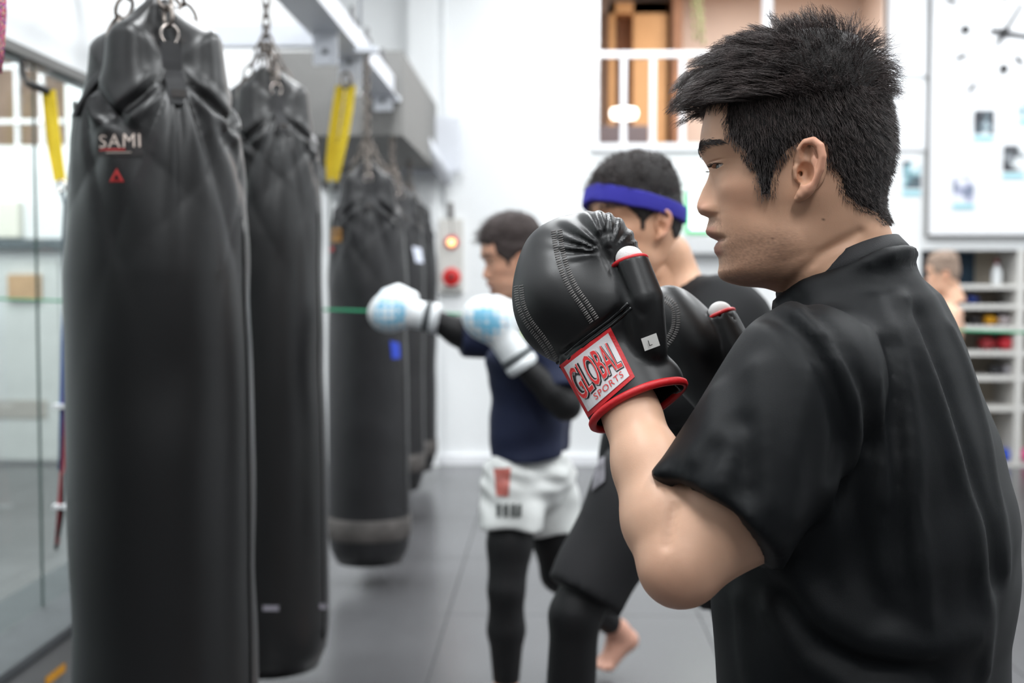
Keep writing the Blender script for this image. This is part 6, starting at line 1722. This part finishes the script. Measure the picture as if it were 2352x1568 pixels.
def white_glove(Wp, Gp, tow, lab, size=1.0, curl=1.0):
    Wn, Gn = np3(Wp), np3(Gp); R = frame(Gp - Wp, tow); ax = R[1]; u = R[0]
    def fn(p):
        d = sell(p, Gn, (0.062 * size, 0.070 * size, 0.058 * size), R, 2.2)
        d = smin(d, ell(p, Gn + ax * 0.02 - R[2] * 0.0 - u * 0.02, (0.055 * size, 0.06 * size, 0.055 * size), R.T), 0.02)
        d = smin(d, ecyl(p, Wn - ax * 0.035, Gn - ax * 0.035, 0.046, 0.044, 0.042, 0.042, R), 0.012)
        th = chain_cap(p, [Gn + u * 0.05 - ax * 0.05, Gn + u * 0.062, Gn + u * 0.045 + ax * 0.035], [0.022, 0.023, 0.019])
        return smin(d, th, 0.006)
    t = empty('boxing_glove', Wn, lab, 'glove', 'white gloves of the punching man')
    lo, hi = bounds([Wn - ax * 0.04, Gn + ax * 0.06], 0.10)
    V, Q = nets(fn, lo, hi, 0.006)
    h = (V - Gn) @ ax; w = np.clip((h + 0.055) / 0.02, 0, 1) * np.clip((0.062 - h) / 0.02, 0, 1) * np.clip(1 - np.abs((V - Gn) @ u + 0.012) / 0.06 + 0.3, 0, 1)
    part('mitt', V, Q, chk, t, True, np.stack([w, w, w], 1)); tr = bvh(V, Q)
    b = MB(); c = Wn + ax * 0.005
    for (o1, m_, nm, rr) in ((-0.012, mat('strap_charcoal', (84, 88, 90), 0.6), 'wrist_strap', 0.0015), (-0.034, M_gw, 'cuff_edge', 0.002)):
        VV = []; FF = []
        for k in range(32):
            a = 2 * math.pi * k / 32; rad = u * 0.0465 * math.cos(a) + R[2] * 0.0428 * math.sin(a); rn = rad / np.linalg.norm(rad)
            for (hh, oo) in ((-0.011, 0.0), (-0.010, rr), (0.010, rr), (0.011, 0.0)): VV.append(c + ax * (o1 + hh + 0.012) + rad + rn * oo)
        for k in range(32):
            for j in range(3): FF.append((k * 4 + j, k * 4 + j + 1, ((k + 1) % 32) * 4 + j + 1, ((k + 1) % 32) * 4 + j))
        part(nm, VV, FF, m_, t)
    return t, tr
white_glove(RW3, RG3, T3, 'white and sky blue boxing glove stretched out against the third bag')
white_glove(LW3, LG3, T3, 'white and sky blue boxing glove held up below the punching man\'s chin')

# ------------------------------------------------------------------ distant person by the shelves
D4 = 7.7
def A4(px, py, dz=0.0): return P(px, py, D4 + dz)
m4 = empty('person', (A4(2215, 1000).x, A4(2215, 1000).y, 0.0), 'distant bare-shouldered person with short brown hair before the glove shelves', 'person')
y4 = math.radians(-12)
M4 = head_frame(A4(2167, 632), -R3 * math.cos(y4) + T3 * math.sin(y4), T3 * math.cos(y4) + R3 * math.sin(y4), 0.98)
rng4 = np.random.default_rng(9)
hv4, hf4, hc4 = add_head(M4, m4, (222, 176, 148), rng4, hi=False, stub=(205, 160, 135))
b4 = math.radians(-5); bf4 = np3(-R3 * math.cos(b4) + T3 * math.sin(b4)) * [1, 1, 0]; bf4 /= np.linalg.norm(bf4); bl4 = np.array([-bf4[1], bf4[0], 0])
NK4, CH4, HP4 = A4(2180, 694), A4(2172, 750), A4(2165, 870)
LS4, LE4, LW4 = A4(2192, 722, -0.14), A4(2175, 815, -0.2), A4(2150, 760, -0.2)
RS4, RE4, RW4 = A4(2176, 722, 0.16), A4(2160, 815, 0.2), A4(2140, 750, 0.2)
LH4, LK4 = A4(2182, 885, -0.08), A4(2172, 990, -0.1); LA4 = Vector((LK4.x, LK4.y, 0.085)); LT4 = LA4 + Vector(bf4) * 0.13 + Vector((0, 0, -0.06))
RH4, RK4 = A4(2190, 885, 0.08), A4(2200, 990, 0.1); RA4 = Vector((RK4.x + 0.06, RK4.y, 0.085)); RT4 = RA4 + Vector(bf4) * 0.13 + Vector((0, 0, -0.06))
def man4(p):
    d = trunk_d(p, NK4, CH4, HP4, bl4, bf4, 0.08, 0.06, 0.085)
    d = smin(d, cap(p, np3(A4(2174, 655)), np3(NK4), 0.05, 0.055), 0.03)
    for (S, E, W_) in ((LS4, LE4, LW4), (RS4, RE4, RW4)): d = smin(d, smin(arm_d(p, S, E, W_), fist(p, W_, np3(W_) + (np3(W_) - np3(E)) * 0.25, bf4), 0.02), 0.03)
    for (H, K, A, T) in ((LH4, LK4, LA4, LT4), (RH4, RK4, RA4, RT4)): d = smin(d, smin(leg_d(p, H, K, A, 0, 0.92), foot(p, A, T), 0.02), 0.02)
    return d
lo4, hi4 = bounds([NK4, LS4, RS4, LW4, RW4, LK4, RK4, LT4, RT4, LA4, RA4]); lo4[2] = -0.01
V, Q = nets(man4, lo4, hi4, 0.013); n4_ = len(hv4)
part('body', np.concatenate([hv4, V]), list(hf4) + (Q + n4_).tolist(), M_skin, m4, True, np.concatenate([hc4, np.ones((len(V), 3)) * np.array(lin((226, 182, 156)))]))
def so4(p):
    d = ell(p, np3(HP4) - np.array([0, 0, 0.02]), (0.13, 0.16, 0.11))
    for (H, K) in ((LH4, LK4), (RH4, RK4)):
        H, K = np3(H), np3(K); ax = (K - H) / np.linalg.norm(K - H); d = smin(d, smax(cap(p, H, K, 0.10, 0.09), plane(p, H + (K - H) * 0.7, ax), 0.004), 0.02)
    return smax(d, p[2] - np3(HP4)[2] - 0.06, 0.004)
V, Q = nets(so4, *bounds([HP4, LK4, RK4], 0.2), 0.014); part('shorts', V, Q, M_shorts, m4)
hair_cap(M4, m4, lambda px, py, l: 0.007 + 0.01 * np.clip((230 - py) / 90, 0, 1), POLY3, mat('ash_brown_hair', (140, 120, 106), 0.8, var=0.25, vscale=60), 'hair', 0.001, 2)
